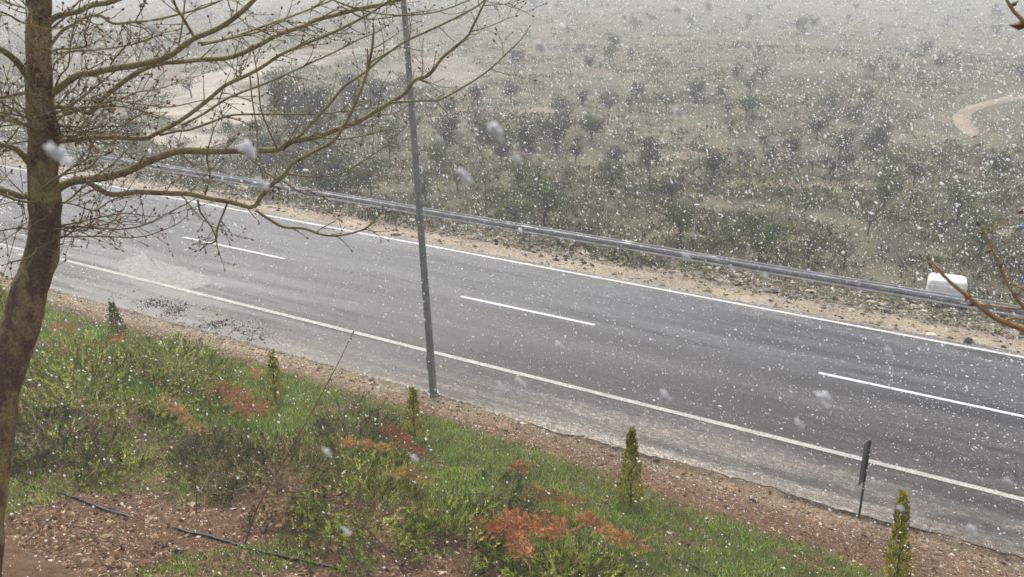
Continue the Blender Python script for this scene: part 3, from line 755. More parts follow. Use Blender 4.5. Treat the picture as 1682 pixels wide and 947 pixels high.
# the tree just outside the right edge, whose budding twigs reach in
TD2 = 2.7
tb = at_h(1900, 700, TD2); tb2 = np.array([tb[0], tb[1], float(terrain(tb[0], tb[1]))])
tr2 = empty('budding_tree', tb2, 'bare tree with orange brown buds reaching in at the right edge', 'tree')
mb = MB(); P = spline([(0, 0, -.1), (.02, .02, 1.2), (-.03, 0, 2.6), (.05, .04, 4.2), (.1, 0, 6.2), (.05, .05, 8)], .08); tube(mb, P, np.linspace(.075, .02, len(P)), 16, (.6, .5, .5)); mb.build('trunk', M_trunk, tr2, smooth=True)
R2 = [([(1905, 690), (1830, 640), (1760, 590), (1720, 560), (1682, 541), (1640, 524), (1607, 501), (1582, 480), (1560, 462), (1543, 443), (1529, 428)], 14, 2.6, 0, 1),
      ([(1770, 596), (1730, 550), (1700, 520), (1680, 502), (1662, 478), (1650, 455), (1638, 428), (1622, 392), (1610, 372)], 7, 2.4, .1, 1),
      ([(1760, 520), (1700, 508), (1660, 506), (1618, 500), (1600, 500)], 4, 3, 0, 0),
      ([(1648, 528), (1668, 521), (1690, 528)], 3, 2.4, 0, 0),
      ([(1900, 220), (1830, 160), (1760, 110), (1710, 70), (1682, 35), (1665, 18), (1652, -4), (1640, -30)], 9, 2.6, 0, 0),
      ([(1760, 480), (1720, 480), (1690, 478), (1672, 470)], 5, 4, -.1, 1)]
for pts, w0, w1, dz, ntw in R2:
    n = len(pts); r4 = [np.append(at_h(a, b_, TD2) - tb2, .5 * (w0 + (w1 - w0) * k / (n - 1)) * TD2 / 1320) for k, (a, b_) in enumerate(pts)]
    Q = spline(r4, .02); mb = MB(); bb = MB(); tube(mb, Q[:, :3], Q[:, 3], 7, (.5, .5, .5))
    for q in range(3, len(Q) - 1, 3):
        if random.random() < .8:
            P0 = Q[q, :3]; dd = Q[q, :3] - Q[q - 1, :3]; dd /= np.linalg.norm(dd); sd = rv(); sd /= np.linalg.norm(sd)
            for _ in range(random.choice((1, 2, 3))): add_bud(bb, P0, dd * .6 + sd + rv(.5), random.uniform(.012, .026))
    add_bud(bb, Q[-1, :3], Q[-1, :3] - Q[-2, :3], .022)
    for _ in range(ntw): q = random.randint(4, len(Q) - 3); twig(mb, bb, Q[q, :3], Q[q, :3] - Q[q - 1, :3] + rv(.5) * .02, .10, .0022, 0, .1, .018)
    if pts[0] == (1900, 220):
        c_ = at_h(1690, 42, TD2) - tb2; e_ = at_h(1668, 41, TD2) - tb2; add_bud(bb, c_, e_ - c_, .05)
    o = mb.build('branch', M_twig_br, tr2, smooth=True); ob = bb.build('bud', M_bud, o); tag(ob, kind='stuff')

# ------------------------------------------------------------------ columnar conifer saplings on the bank
def sapling(px, py, pyt, wpx, label, lean=0.0, pal=((.27, .28, .025), (.40, .37, .03), (.12, .13, .02), (.46, .38, .05)), dens=1.0, bare_top=.0):
    p = cast(px, py); h = height_to(p, pyt); wd = 2 * prad(p, wpx)
    r = empty('conifer_sapling', p, label, 'conifer', 'young columnar conifers planted in a row on the bank')
    mb = MB(); P = spline([(0, 0, -.05), (lean * .4, 0, h * .5), (lean, 0, h)], .06); tube(mb, P, np.linspace(.022, .004, len(P)), 6); mb.build('stem', M_stem, r, col=False)
    mb = MB(); ns = int(330 * dens * h)
    for _ in range(ns):
        t_ = rng.random() ** .9; prof_ = (1 - t_) ** .75 * (.55 + .45 * min(1, t_ * 6)) * (.75 + .5 * noise(t_ * 9, float(px), 1, 3)) * .92 * wd + .02
        a = rng.random() * 6.283; rr = prof_ * math.sqrt(rng.random()) 
        c = np.array([lean * t_ + math.cos(a) * rr * .55, math.sin(a) * rr * .55, t_ * h]); d = np.array([math.cos(a) * .42, math.sin(a) * .42, 1.0]); L = rng.uniform(.06, .16) * (.6 + .5 * (1 - t_))
        m_ = 8; tt = rng.random(m_); d /= np.linalg.norm(d)
        leaves(mb, c + d * tt[:, None] * L, d + .45 * unit(m_), rng.uniform(.03, .06, m_), .017, tints(m_, [pal[rng.integers(len(pal))]], .3) * 1.15)
    mb.build('foliage', M_leaf, r)
    return r
sapling(198, 562, 500, 30, 'small ragged dark conifer sapling, second from the left behind the grass', pal=((.14, .15, .03), (.22, .21, .03), (.06, .07, .02)))
sapling(453, 660, 578, 34, 'yellow green conifer sapling left of the light pole on the bank', lean=.12)
sapling(682, 722, 640, 30, 'narrow conifer sapling right in front of the light pole base', lean=.04)
sapling(1036, 832, 710, 46, 'full bright conifer sapling on the bank right of the light pole', lean=-.02, dens=1.5)
sapling(1472, 965, 818, 44, 'tallest conifer sapling standing below the marker post', lean=-.12, dens=1.4)
sapling(8, 520, 432, 30, 'yellowish conifer sapling half hidden by the mottled tree trunk')

# ------------------------------------------------------------------ low spreading conifers, dead sprays, bare saplings
GP = ((.19, .28, .045), (.30, .37, .06), (.085, .12, .03), (.40, .41, .10), (.28, .22, .08))
def shrub(px, py, rx, ry, hgt, n, label, pal=GP, L=.055):
    p = cast(px, py); 
    ax = cast(px + rx, py)[:2] - p[:2]; ay = cast(px, py - ry)[:2] - p[:2]
    r = empty('spreading_conifer', p, label, 'conifer shrub', 'low spreading conifers on the bank')
    mb = MB(); st = MB()
    for _ in range(int(n * 1.7)):
        a = rng.random() * 6.283; rr = math.sqrt(rng.random()); xy = ax * math.cos(a) * rr + ay * math.sin(a) * rr
        if fbm(p[0] + xy[0], p[1] + xy[1], .55, 33, 2) < .33 + .12 * rr: continue
        g = float(terrain(p[0] + xy[0], p[1] + xy[1])) - p[2]; z = g + hgt * (1 - rr ** 2.5) * rng.uniform(.15, 1.15) * (.5 + noise(xy[0] * 1., xy[1] * 1., .22, int(px))) + .02
        d = np.array([xy[0], xy[1], 0]) / (np.linalg.norm(xy) + .01) * .5 + np.array([.15, 0, .9]) + rv(.3); d /= np.linalg.norm(d)
        Ls = rng.uniform(.14, .36); m_ = 26; tt = np.linspace(0, 1, m_); c = np.array([xy[0], xy[1], z])
        leaves(mb, c + d * tt[:, None] * Ls + np.outer(tt ** 2, [0, 0, -.04]), d * 1.0 + .6 * unit(m_), rng.uniform(L * .6, L * 1.4, m_), .012, tints(m_, [np.array(pal[rng.integers(len(pal))])], .38) * rng.choice([.45, .8, 1.25, 1.6]))
    for _ in range(6):
        a = rng.random() * 6.283; e = ax * math.cos(a) * .8 + ay * math.sin(a) * .8; e3 = np.array([*e, float(terrain(p[0] + e[0], p[1] + e[1])) - p[2] + hgt * .3])
        st = MB(); tube(st, spline([(0, 0, 0), tuple(e3 * .5 + [0, 0, hgt * .35]), tuple(e3)], .08), .011, 5); st.build('stem', M_stem, r, col=False)
    mb.build('foliage', M_leaf, r)
shrub(150, 655, 140, 85, .55, 1500, 'wide green spreading conifer right of the mottled trunk')
shrub(290, 625, 100, 55, .42, 800, 'green spreading conifer between two dead orange sprays')
shrub(100, 740, 90, 50, .32, 420, 'sparse dull conifer low beside the foot of the mottled trunk', pal=((.14, .17, .07), (.20, .21, .10), (.09, .11, .05), (.26, .2, .12)))
shrub(470, 800, 110, 65, .38, 380, 'olive spreading conifer around the reddish bare sapling', pal=((.20, .20, .06), (.28, .24, .09), (.11, .11, .04), (.26, .17, .09)))
shrub(620, 850, 120, 80, .45, 760, 'large green spreading conifer at the bottom left of centre')
shrub(745, 900, 80, 55, .42, 560, 'dark green conifer at the bottom edge beside the biggest orange spray')
shrub(585, 720, 70, 34, .34, 260, 'yellow green conifer below the light pole', pal=((.15, .15, .04), (.19, .165, .05), (.10, .12, .04)))
shrub(810, 820, 60, 30, .22, 170, 'small loose conifer right of centre on the bank', pal=((.13, .14, .045), (.09, .115, .04)))
shrub(360, 770, 70, 50, .25, 240, 'thin brownish green conifer above the black hose', pal=((.13, .125, .05), (.17, .14, .06), (.10, .10, .04)))
shrub(930, 955, 90, 30, .30, 300, 'green conifer under the orange sprays at the bottom edge')

OR = ((.50, .20, .075), (.60, .28, .12), (.38, .14, .06), (.44, .22, .09))
def dead(pts, wpx, n, label, pal=OR, hgt=.32):
    P0 = np.array([cast(*q) for q in pts]); p = P0[0].copy(); Q = P0 - p; Q[:, 2] += hgt
    sc = np.linalg.norm(p - [0, 0, HC]) / 1320
    r = empty('dead_conifer_spray', p, label, 'dead branch', 'dead orange conifer sprays on the bank')
    Q = spline(Q, .05); mb = MB(); tube(mb, Q, np.linspace(.010, .004, len(Q)), 5); mb.build('stem', M_stem, r, col=False)
    mb = MB()
    for _ in range(int(n * 1.9)):
        k = rng.integers(1, len(Q)); T = Q[k] - Q[k - 1]; T /= np.linalg.norm(T) + 1e-9; sd = rv(); sd /= np.linalg.norm(sd); sd[2] = abs(sd[2]) * .5
        c = Q[k] + sd * wpx * sc * rng.random() * .38; d = T * .6 + sd; d /= np.linalg.norm(d); m_ = 16; Ls = rng.uniform(.06, .16)
        leaves(mb, c + d * np.linspace(0, 1, m_)[:, None] * Ls, d + .7 * unit(m_), rng.uniform(.03, .06, m_), .011, tints(m_, [pal[rng.integers(len(pal))]], .2))
    mb.build('needles', M_leaf, r)
dead([(95, 553), (130, 580), (178, 624)], 34, 90, 'long dead orange spray in the grass nearest the mottled trunk')
dead([(88, 588), (120, 602), (150, 612)], 14, 30, 'thin reddish dead spray just under the long one')
dead([(345, 660), (385, 675), (430, 705)], 60, 130, 'flat patch of red brown dead needles left of centre', pal=((.40, .14, .07), (.50, .20, .10), (.33, .11, .06)))
dead([(268, 675), (300, 705), (335, 740)], 26, 60, 'pale orange dead spray between the green conifers', pal=((.58, .34, .18), (.45, .24, .12)))
dead([(630, 728), (660, 745), (692, 775)], 24, 60, 'red brown dead spray in front of the narrow sapling', pal=((.40, .13, .06), (.34, .12, .07)))
dead([(930, 915), (880, 905), (800, 912)], 70, 190, 'largest bright orange dead spray at the bottom edge', hgt=.40)
dead([(870, 960), (845, 915), (840, 885)], 34, 80, 'upright orange dead spray growing out of the largest one', hgt=.42)
dead([(948, 868), (985, 900), (1050, 926)], 26, 90, 'curved orange dead spray right of the largest one')
dead([(860, 838), (900, 842), (945, 855)], 34, 80, 'brownish yellow dead spray above the largest one', pal=((.36, .20, .07), (.44, .22, .09), (.28, .19, .07)))
dead([(172, 590), (190, 583), (204, 574)], 16, 30, 'small orange tuft below the ragged dark sapling')
dead([(832, 790), (845, 792), (862, 793)], 12, 26, 'tiny orange dead tuft in the green grass')
dead([(640, 832), (668, 828), (700, 838)], 24, 50, 'yellowish orange dead tuft inside the large green conifer', pal=((.50, .32, .10), (.40, .26, .08)), hgt=.55)
dead([(560, 768), (600, 775), (640, 778)], 20, 50, 'yellow orange dead spray crossed by the reddish sapling', pal=((.52, .32, .10), (.45, .24, .09)), hgt=.5)
dead([(408, 620), (424, 632), (430, 645)], 10, 18, 'small faded dead twig at the upper edge of the grass')

def bare(stems, label, rad=.012, tw=6, hgt0=0, grp=None):
    b0 = cast(*stems[0][0]); hd = math.hypot(b0[0], b0[1]); r = empty('bare_sapling', b0, label, 'sapling', grp)
    for k, pts in enumerate(stems):
        P = np.array([at_h(a, b_, hd - .05 * q * (k % 3 - 1)) for q, (a, b_) in enumerate(pts)]) - b0
        Q = spline(P, .05); mb = MB(); bb = MB(); Rn = np.linspace(rad * (1 if k == 0 else .55), .0035, len(Q)); tube(mb, Q, Rn, 6, (.5, .5, .5))
        for _ in range(tw):
            q = random.randint(max(1, len(Q) // 3), len(Q) - 1); T = Q[q] - Q[q - 1]; T /= np.linalg.norm(T) + 1e-9; twig(mb, bb, Q[q], T + rv(.5), random.uniform(.05, .22), .0035, 0, .1, .022)
        add_bud(bb, Q[-1], Q[-1] - Q[-2], .05)
        for q in range(len(Q) // 3, len(Q), 2): add_bud(bb, Q[q], rv() + (Q[q] - Q[q - 1]), random.uniform(.02, .045))
        o = mb.build('stem', M_stem, r, smooth=True, col=False); tag(bb.build('bud', M_bud, o), kind='stuff')
bare([[(402, 895), (420, 840), (440, 800), (460, 768), (490, 715), (512, 678), (532, 640), (556, 595), (579, 548)],
      [(444, 795), (470, 806), (505, 805), (545, 790), (600, 772), (640, 760)], [(462, 764), (500, 762), (545, 768), (580, 770)],
      [(435, 815), (480, 815), (530, 821), (565, 814), (598, 785), (618, 750)], [(455, 775), (440, 745), (432, 715)], [(512, 678), (545, 690), (575, 672), (610, 640)]],
     'tall reddish bare sapling with wide side stems, its tip over the near road line')
bare([[(607, 716), (614, 690), (622, 672), (634, 655)]], 'short dark bare stem left of the sapling by the light pole', .009, 2)
bare([[(668, 948), (645, 915), (622, 888), (600, 866), (578, 850)]], 'leaning brown bare stem at the bottom in the large green conifer', .013, 3)
bare([[(40, 892), (75, 860), (112, 822), (150, 780), (192, 744)]], 'thin straight bare shoot leaning right over the soil at lower left', .008, 2)
bare([[(322, 845), (322, 805), (316, 760)], [(322, 805), (345, 790), (352, 775)]], 'short upright brown stem above the black hose', .010, 4)
bare([[(505, 895), (506, 860), (504, 828)]], 'short reddish upright stem right of the tall reddish sapling', .010, 4)
bare([[(210, 800), (198, 790), (180, 778)], [(160, 735), (150, 715), (155, 700)]], 'low broken brown twig in the dull conifer by the trunk', .009, 3)
bare([[(280, 765), (270, 745), (262, 730)]], 'short dark stump twig in bare earth between the conifers', .016, 1)
bare([[(700, 760), (720, 745), (735, 728)], [(690, 775), (670, 750), (660, 742)]], 'thin dark twigs behind the red brown spray by the narrow sapling', .007, 2)
bare([[(835, 880), (860, 880), (905, 860)]], 'dark twig lying between two orange sprays', .011, 1)

def hose(pts, label, r=.017):
    P = np.array([cast(*q) for q in pts]); p = P[0].copy(); Q = spline(P, .08); Q[:, 2] = terrain(Q[:, 0], Q[:, 1]) + r * .8 + .012 - .09 * ss(.52, .62, noise(Q[:, 0], Q[:, 1], .9, 15))
    mb = MB(); tube(mb, Q - p, r, 8); o = mb.build('irrigation_hose', M_rub, smooth=True, col=False); o.location = p
    tag(o, label, 'hose')
hose([(-40, 748), (0, 768), (40, 795), (100, 812), (160, 834), (220, 850), (300, 873), (360, 888), (415, 905), (470, 917), (510, 926), (560, 938), (620, 958)], 'black irrigation hose running through the soil at lower left')
hose([(600, 742), (650, 750), (692, 758), (740, 785), (795, 812), (850, 824), (910, 836), (960, 852), (1010, 875), (1080, 905), (1160, 940), (1200, 958)], 'black irrigation hose crossing the grass below the bright sapling', .012)

# ------------------------------------------------------------------ grass, straw, clods, stones
def bank_points(n, v0=4.2, v1=14.0, f=None):
    out = []
    tot = 0
    while tot < n:
        v = rng.uniform(v0, v1, n * 2); az = rng.uniform(-.70, .70, n * 2) + az0; x = v * np.tan(az)
        ok = (np.abs(x) < 30)
        # keep even density over the ground
        ok &= rng.random(n * 2) < np.clip(1 / np.cos(az) ** 2 / 6, 0, 1)
        x, v = x[ok], v[ok]
        if f is not None: k = rng.random(len(x)) < f(x, v); x, v = x[k], v[k]
        out.append(np.stack([x, v], 1)); tot += len(x)
    return np.concatenate(out)[:n]
Pq = bank_points(120000, f=grass_w); n = len(Pq); z = terrain(Pq[:, 0], Pq[:, 1])
mb = MB(); D = unit(n) * [.55, .55, .2] + [0, 0, .8]; cl = noise(Pq[:, 0], Pq[:, 1], .5, 97)[:, None]
pal = tints(n, [(.15, .30, .03), (.24, .38, .035), (.08, .17, .02), (.32, .42, .07), (.42, .38, .15)], .22) * (.7 + .6 * cl)
leaves(mb, np.column_stack([Pq, z - .01]), D, rng.uniform(.06, .15, n) * (.7 + .6 * cl[:, 0]), .012, pal)
tag(mb.build('grass', M_grass), kind='stuff')
def strawf(x, v): return (.12 + .5 * ss(12.7, 13.8, v) * (.35 + .65 * fbm(x, v, .7, 55)) + .25 * fbm(x, v, .5, 57) * ss(11, 12.5, v)) * (1 - .8 * grass_w(x, v))
Pq = bank_points(40000, v1=14.12, f=strawf); n = len(Pq); z = terrain(Pq[:, 0], Pq[:, 1])
mb = MB(); D = unit(n) * [1, 1, .35] + [0, 0, .15]
leaves(mb, np.column_stack([Pq, z + .015]), D, rng.uniform(.03, .10, n), .008, tints(n, [(.48, .37, .21), (.36, .26, .15), (.56, .47, .32), (.26, .17, .10)], .2))
tag(mb.build('dry_straw', M_straw), kind='stuff')
def bits(name, n, v0, v1, f, size, pal, mat, flat=.6, fn=bank_points):
    Pq = fn(n, v0=v0, v1=v1, f=f); n = len(Pq); z = terrain(Pq[:, 0], Pq[:, 1]); s = size[0] * np.exp(rng.normal(0, size[1], n))
    o6 = np.array([[1, 0, 0], [-1, 0, 0], [0, 1, 0], [0, -1, 0], [0, 0, 1], [0, 0, -1.]]); f8 = np.array([[0, 2, 4], [2, 1, 4], [1, 3, 4], [3, 0, 4], [2, 0, 5], [1, 2, 5], [3, 1, 5], [0, 3, 5]])
    V = o6[None] * (1 + .45 * rng.normal(size=(n, 6, 1))) ; a = rng.random(n) * 6.283; ca, sa = np.cos(a)[:, None], np.sin(a)[:, None]
    X = V[..., 0] * ca - V[..., 1] * sa; Y = V[..., 0] * sa + V[..., 1] * ca; V = np.stack([X * 1.2, Y, V[..., 2] * flat], -1) * s[:, None, None]
    V = V + np.column_stack([Pq, z + s * .15])[:, None]
    mb = MB(); mb.add(V.reshape(-1, 3), (np.arange(n)[:, None, None] * 6 + f8[None]).reshape(-1, 3), np.repeat(tints(n, pal, .25), 6, axis=0))
    return tag(mb.build(name, mat), kind='stuff')
bits('soil_clods', 42000, 4.2, 14.0, lambda x, v: .25 + .75 * (1 - grass_w(x, v)), (.013, .5), [(.15, .080, .042), (.21, .12, .068), (.085, .048, .03), (.30, .20, .125), (.05, .03, .022)], M_stone)
bits('leaf_litter', 9000, 4.2, 13.9, lambda x, v: .15 + .85 * (1 - grass_w(x, v)), (.015, .3), [(.26, .13, .07), (.36, .22, .12), (.13, .065, .04), (.46, .34, .22)], M_stone, .18)
bits('gravel', 16000, 4.2, 14.1, lambda x, v: .10 + .9 * ss(12.4, 13.8, v), (.010, .5), [(.42, .38, .33), (.34, .28, .22), (.55, .52, .48), (.24, .20, .17)], M_stone)
bits('settled_snow', 6000, 4.2, 13.6, lambda x, v: .5 + .5 * ss(11, 7, v), (.006, .45), [(.85, .87, .9)], M_snow, .7)
def verge_points(n, v0, v1, f=None):
    x = -45 + 55 * rng.random(n) ** .8; v = rng.uniform(v0, v1, n); k = rng.random(n) < f(x, v) if f is not None else np.ones(n, bool)
    return np.stack([x[k], v[k]], 1)
bits('verge_rubble', 30000, V1 + .0, V1 + 3.2, lambda x, v: .15 + .85 * ss(.8, 1.7, v - V1 + .9 * (fbm(x, v, .9, 67) - .5)), (.028, .55), [(.36, .28, .21), (.10, .085, .07), (.05, .045, .04), (.48, .40, .33), (.17, .17, .08), (.12, .13, .05)], M_stone, fn=verge_points)
# dark crumbled asphalt on the near shoulder at the left
c1, c2, c3 = castP(235, 492, 0), castP(320, 520, 0), castP(405, 548, 0)
n = 3200; u = rng.random(n) * 2; q = np.where((u < 1)[:, None], c1 + (c2 - c1) * u[:, None], c2 + (c3 - c2) * (u - 1)[:, None])
xy = q[:, :2] + rng.normal(size=(n, 2)) * [.7, .27]; s = .010 * np.exp(rng.normal(0, .5, n)); k = rng.random(n) < ss(.36, .62, fbm(xy[:, 0], xy[:, 1], .45, 3)); xy = xy[k]; s = s[k]; n = len(xy)
o6 = np.array([[1, 0, 0], [-1, 0, 0], [0, 1, 0], [0, -1, 0], [0, 0, 1], [0, 0, -1.]]); f8 = np.array([[0, 2, 4], [2, 1, 4], [1, 3, 4], [3, 0, 4], [2, 0, 5], [1, 2, 5], [3, 1, 5], [0, 3, 5]])
V = o6[None] * (1 + .4 * rng.normal(size=(n, 6, 1))) * s[:, None, None] + np.column_stack([xy, rz(xy[:, 0], .01)])[:, None]
mb = MB(); mb.add(V.reshape(-1, 3), (np.arange(n)[:, None, None] * 6 + f8[None]).reshape(-1, 3), tints(n, [(.05, .048, .045), (.08, .074, .068), (.14, .125, .11)], .3).repeat(6, axis=0))
tag(mb.build('crumbled_asphalt', M_stone), kind='stuff')

# ------------------------------------------------------------------ scrub cover and the trees of the hillside
n = 36000; az = rng.uniform(-.70, .66, n) + az0; r_ = 1 / rng.uniform(1 / 400, 1 / 26, n); x = np.sin(az) * r_; v = np.cos(az) * r_
k = (v > V1 + 1.6); bw = np.zeros(n)
for b in BLOBS: bw = np.maximum(bw, b.w(x, v))
k &= rng.random(n) > np.clip(bw * 1.1, 0, .97); k &= rng.random(n) < (.1 + 1.2 * ss(.35, .65, fbm(x, v, 5, 101))); k &= rng.random(n) < np.where(v < V1 + 3, .55, 1); k &= ~near_track(x, v, 3.2)
x, v, r_ = x[k], v[k], r_[k]; n = len(x); z = terrain(x, v)
m_ = 7; size = rng.uniform(.07, .26, n) * (.6 + .9 * fbm(x, v, 6, 103)) * (1 + r_ / 90)
cx = np.repeat(np.column_stack([x, v, z]), m_, axis=0) + rng.normal(size=(n * m_, 3)) * np.repeat(size, m_)[:, None] * [.6, .6, .12]
pc = np.array([(.11, .135, .04), (.13, .135, .05), (.065, .072, .03), (.19, .155, .09), (.24, .20, .13), (.10, .078, .05), (.16, .21, .045)])
cc = np.repeat(pc[rng.integers(0, len(pc), n)] * rng.choice([.5, .8, 1.05, 1.35], n)[:, None], m_, axis=0) * (1 + .25 * rng.normal(size=(n * m_, 1)))
mb = MB(); leaves(mb, cx, unit(n * m_) * [.8, .8, .3] + [0, 0, .75], np.repeat(size, m_) * rng.uniform(.5, 1.1, n * m_), np.repeat(size, m_) * .28, np.clip(cc, .01, .9))
tag(mb.build('scrub', M_scrub), kind='stuff')

def proto(kind, seed):
    """a small hillside tree about 2.4 m tall: trunk, limbs, crown"""
    global rng; old = rng; rng = np.random.default_rng(seed); random.seed(seed)
    pal = {'green': [(.085, .13, .018), (.14, .19, .025), (.045, .065, .014)], 'dark': [(.030, .038, .018), (.05, .06, .025), (.02, .024, .014)],
           'brown': [(.12, .09, .065), (.09, .07, .055), (.15, .12, .08)], 'dense': [(.075, .105, .025), (.11, .14, .035), (.045, .06, .02)]}[kind]
    r = empty('hillside_tree', (0, 0, 0), 'x', 'tree'); mb = MB(); mc = MB(); H_ = 2.4
    dense = kind == 'dense'
    P = spline([(0, 0, -.2), (.04, .03, .5), (rng.normal() * .08, rng.normal() * .08, 1.1), (rng.normal() * .12, rng.normal() * .1, 1.7)], .15); tube(mb, P, np.linspace(.07, .035, len(P)), 6, cap=False)
    for q in range(9 if not dense else 12):
        s0 = P[rng.integers(len(P) // 3, len(P))]; a = rng.random() * 6.283; e = np.array([math.cos(a) * rng.uniform(.4, 1.0), math.sin(a) * rng.uniform(.4, 1.0), rng.uniform(1.0, 2.3)])
        if dense: e[2] = rng.uniform(.3, 2.3)
        m1 = (s0 + e) / 2 + rv(.1); L = spline([s0, m1, e], .15); tube(mb, L, np.linspace(.03, .010, len(L)), 5, cap=False)
        for w_ in range(7 if not dense else 10):
            c = L[rng.integers(len(L) // 3, len(L))] + rv(.17); nn = {'green': 34, 'dark': 30, 'brown': 10, 'dense': 40}[kind]
            leaves(mc, c + rng.normal(size=(nn, 3)) * [.15, .15, .11], unit(nn) + [0, 0, .2], rng.uniform(.06, .14, nn), rng.uniform(.035, .07, nn), tints(nn, [pal[rng.integers(len(pal))]], .2))
            tube(mb, [L[rng.integers(1, len(L))], c + rv(.08)], [.008, .004], 3, cap=False)
    mb.build('trunk', M_tstem, r, col=False); mc.build('crown', M_leaf, r)
    rng = old
    return r
PR = {k: [proto(k, 11 + 7 * q + len(k)) for q in range(3)] for k in ('green', 'dark', 'brown', 'dense')}
used = set()
def put(kind, p, sc, label, group, flat=1.0):
    pr = PR[kind][random.randrange(3)]; rot = random.uniform(0, 6.28)
    s3 = (sc * flat, sc * flat, sc)
    if id(pr) not in used:
        used.add(id(pr)); pr.location = p; pr.rotation_euler = (0, 0, rot); pr.scale = s3; pr['label'] = label
        if group: pr['group'] = group
        return pr
    return copy_tree(pr, p, rot, s3, label, group)
HERO = [  # base px, base py, height px, flat, kind, label
 (895, 376, 88, 1.0, 'green', 'yellow green tree just behind the guardrail right of the dark post'),
 (1003, 320, 62, .8, 'green', 'small green tree with a bare straight trunk between two dark ones'),
 (1066, 300, 68, .8, 'dark', 'dark twiggy tree right of the straight trunked tree'),
 (945, 268, 42, .9, 'dark', 'dark little tree above the yellow green one behind the guardrail'),
 (1118, 396, 66, 1.0, 'green', 'green bush tree touching the pale post with a white cap'),
 (1245, 432, 78, 1.2, 'green', 'wide green tree behind the guardrail right of the pale post'),
 (1328, 440, 72, .9, 'brown', 'brownish bare tree right of the wide green one'),
 (1322, 358, 44, .9, 'green', 'small tree with leaning trunk under the brown ridge'),
 (1450, 345, 62, 1.1, 'green', 'green tree on the slope above the white tank, left of the pair'),
 (1572, 368, 68, 1.1, 'green', 'tall green tree left one of the pair near the right edge'),
 (1608, 425, 78, 1.0, 'green', 'bright green tree right behind the orange budded twig'),
 (845, 368, 42, 1.9, 'green', 'low yellow green bush behind the guardrail beside the dark post'),
 (555, 318, 78, 1.7, 'dense', 'broad dense bush behind the guardrail left of the light pole'),
 (610, 320, 60, 1.2, 'green', 'green bush touching the light pole on its left behind the rail'),
 (478, 235, 128, .55, 'dense', 'tallest dense green tree beside the pale sandy slope'),
 (528, 222, 88, .75, 'dense', 'dense green tree right of the tallest one by the sandy slope'),
 (446, 258, 44, 1.2, 'dense', 'dense bush at the foot of the tallest tree by the sandy slope'),
 (580, 172, 60, 1.0, 'dense', 'round dark green tree below the thin pale tracks'),
 (640, 262, 55, 1.0, 'green', 'green tree behind the lowest twigs of the bare tree'),
 (733, 262, 62, .9, 'dark', 'dark tree right of the light pole halfway up the slope'),
 (840, 170, 42, 1.2, 'dark', 'dark rounded tree above the long ochre bank'),
 (785, 178, 44, .9, 'dark', 'dark slim tree at the left end of the ochre bank'),
 (1000, 190, 36, 1.3, 'dark', 'dark tree at the right end of the ochre bank'),
 (1170, 300, 62, .8, 'dark', 'dark tree directly above the pale post with a white cap'),
 (1222, 290, 52, .9, 'brown', 'brownish tree left of the end of the brown ridge'),
 (1300, 262, 48, 1.1, 'dark', 'dark tree above the brown ridge, the nearest one to it'),
 (1378, 262, 48, 1.1, 'dark', 'dark tree above the right end of the brown ridge'),
 (1425, 385, 46, 1.0, 'brown', 'small brownish tree below the green tree above the tank'),
 (1215, 372, 34, 1.2, 'brown', 'low brown bush between the pale post and the brown ridge'),
 (1385, 442, 50, 1.2, 'brown', 'twiggy brown bush behind the rail left of the white tank'),
 (1500, 300, 40, 1.2, 'dark', 'dark tree between the green tree above the tank and the track'),
 (1640, 300, 52, 1.1, 'dark', 'dark tree below the pale bend of the dirt track'),
 (700, 330, 42, 1.2, 'green', 'green bush right of the light pole behind the rail'),
 (300, 262, 40, 1.4, 'brown', 'brown bush between guardrail and the pale sandy slope'),
 (970, 400, 40, 1.3, 'brown', 'low brown bush behind the guardrail between two green trees'),
 (1480, 455, 46, 1.3, 'brown', 'brown bush behind the guardrail beside the white tank'),
]
for px, py, hp, fl, kind, lab in HERO:
    p = cast(px, py); put(kind, p, height_to(p, py - hp) / 2.35, lab, None, fl)
random.seed(5)
cnt = 0
while cnt < 165:
    py = random.uniform(5, 300) if cnt > 40 else random.uniform(150, 340); px = random.uniform(-40, 1720)
    if any(abs(px - h[0]) < 28 and abs(py - h[1]) < 16 for h in HERO): continue
    if px < 440 and py > 70 and random.random() < .35: continue
    p = cast(px, py)
    if p[1] < V1 + 5 or max(float(b.w(p[0], p[1])) for b in BLOBS) > random.uniform(.3, 1.2): continue
    if near_track(p[0], p[1], 6)[0]: continue
    dn_ = np.array(p[:2]) / np.linalg.norm(p[:2])
    if any(near_track(p[0] + dn_[0] * e, p[1] + dn_[1] * e, 4)[0] for e in (8, 16, 24)): continue
    d_ = np.linalg.norm(p); kind = random.choice(['dark', 'dark', 'brown', 'green', 'dense'])
    if px < 420: kind = random.choice(['brown', 'brown', 'dark'])
    put(kind, p, random.uniform(.30, .68) * (1 + d_ / 260), {'dark': 'dark blurred tree', 'brown': 'brown leafless tree', 'green': 'light green thin tree', 'dense': 'full green tree'}[kind] + ' on the snowy hillside ' + ('left of the light pole' if px < 690 else 'above the middle of the road' if px < 1150 else 'at the right'), 'small trees scattered over the snowy hillside', random.uniform(.9, 1.4)); cnt += 1

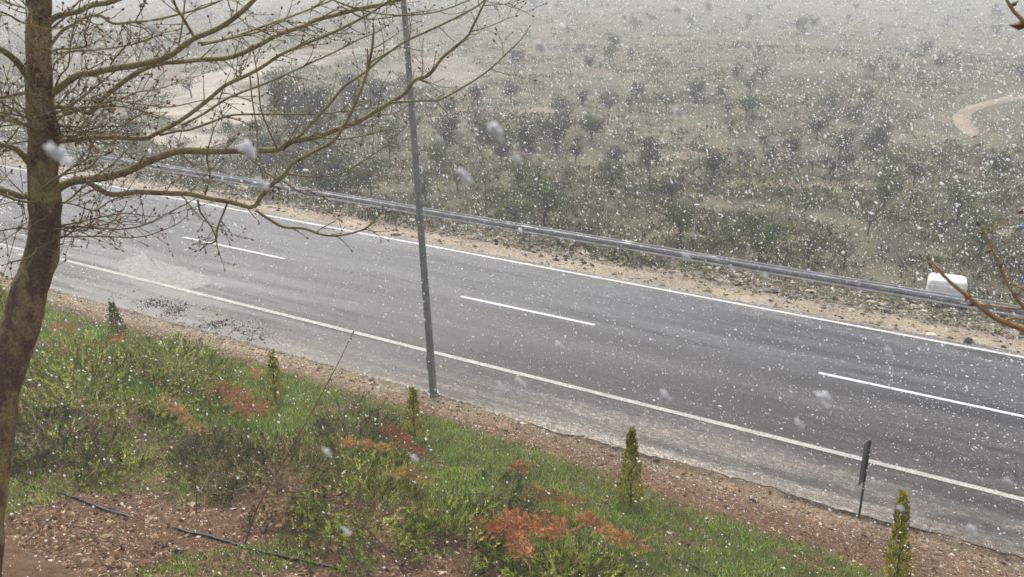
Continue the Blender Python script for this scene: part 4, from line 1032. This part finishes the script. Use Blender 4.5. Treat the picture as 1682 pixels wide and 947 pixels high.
# ------------------------------------------------------------------ falling snow
def flakes(P, s, st):
    n = len(P); V = o6[None] * np.clip(1 + .3 * rng.normal(size=(n, 6, 1)), .5, 1.5) * s[:, None, None]
    d = np.array(st) + .45 * rng.normal(size=(n, 3)); d /= np.linalg.norm(d, axis=1)[:, None]     # stretched a little along their fall
    V = V + (V * d[:, None]).sum(-1, keepdims=True) * d[:, None] * .7 + P[:, None]
    return V.reshape(-1, 3), (np.arange(n)[:, None, None] * 6 + f8[None]).reshape(-1, 3)
fall = CM[:, 0] * .6 + np.array([0, 0, -.7])
def frustum(n, r0, r1, pw=3):
    u = rng.random(n); rr = (r0 ** pw + u * (r1 ** pw - r0 ** pw)) ** (1 / pw)
    px = rng.uniform(-170, 1850, n); py = rng.uniform(-130, 1060, n)
    D = np.stack([(px - 841) / F, (py - 473.5) / F, np.ones(n)], 1); D /= np.linalg.norm(D, axis=1)[:, None]
    P = D @ CM.T * rr[:, None] + [0, 0, HC]; ok = P[:, 2] > terrain(P[:, 0], P[:, 1]) + .05
    return P[ok]
mb = MB()
P = frustum(100000, 4.0, 30); dP = np.linalg.norm(P - [0, 0, HC], axis=1); mb.add(*flakes(P, 0.0066 * np.exp(np.clip(rng.normal(0, .5, len(P)), -1.2, 1.0)) * (.45 + .55 * ss(6, 14, dP)), fall), (.95, .96, .97))
P = frustum(90000, 26, 80, 2); mb.add(*flakes(P, .018 * np.exp(rng.normal(0, .45, len(P))), fall), (.92, .93, .94))
# the few big clumps drifting close to the camera
for px, py, sz, dd_ in [(887, 75, 20, 1.2), (815, 215, 26, 1.3), (850, 262, 15, 1.4), (766, 292, 26, 1.1), (405, 245, 26, 1.3), (432, 302, 17, 1.3), (1116, 185, 16, 1.6), (250, 45, 17, 2.2), (1128, 422, 15, 2.4),
                     (1092, 648, 18, 2.2), (1355, 653, 24, 1.8), (855, 627, 17, 2), (824, 636, 12, 2.4), (1458, 575, 13, 2.4), (920, 567, 14, 2.6), (537, 742, 14, 2.2), (1596, 868, 14, 2.8), (722, 230, 12, 1.8), (1480, 835, 12, 2.2),
                     (95, 252, 30, 1.0), (680, 752, 14, 2.6), (570, 873, 14, 2.4), (1655, 790, 12, 2.2), (1313, 695, 12, 2.3), (1258, 455, 13, 2.0), (1112, 12, 12, 2.2)]:
    dd_ = .55 + dd_ * .12; c = at(px, py, dd_); s0 = sz * dd_ / 1320 * .5; sz *= .85; s0 *= .85; m_ = 48; ax_ = fall / np.linalg.norm(fall)
    Q = c + np.outer(rng.normal(size=m_) * s0 * .6, ax_) + rng.normal(size=(m_, 3)) * s0 * .22
    mb.add(*flakes(Q, s0 * rng.uniform(.15, .36, m_), fall), (.97, .97, .97))
tag(mb.build('falling_snow', M_snow), kind='stuff')
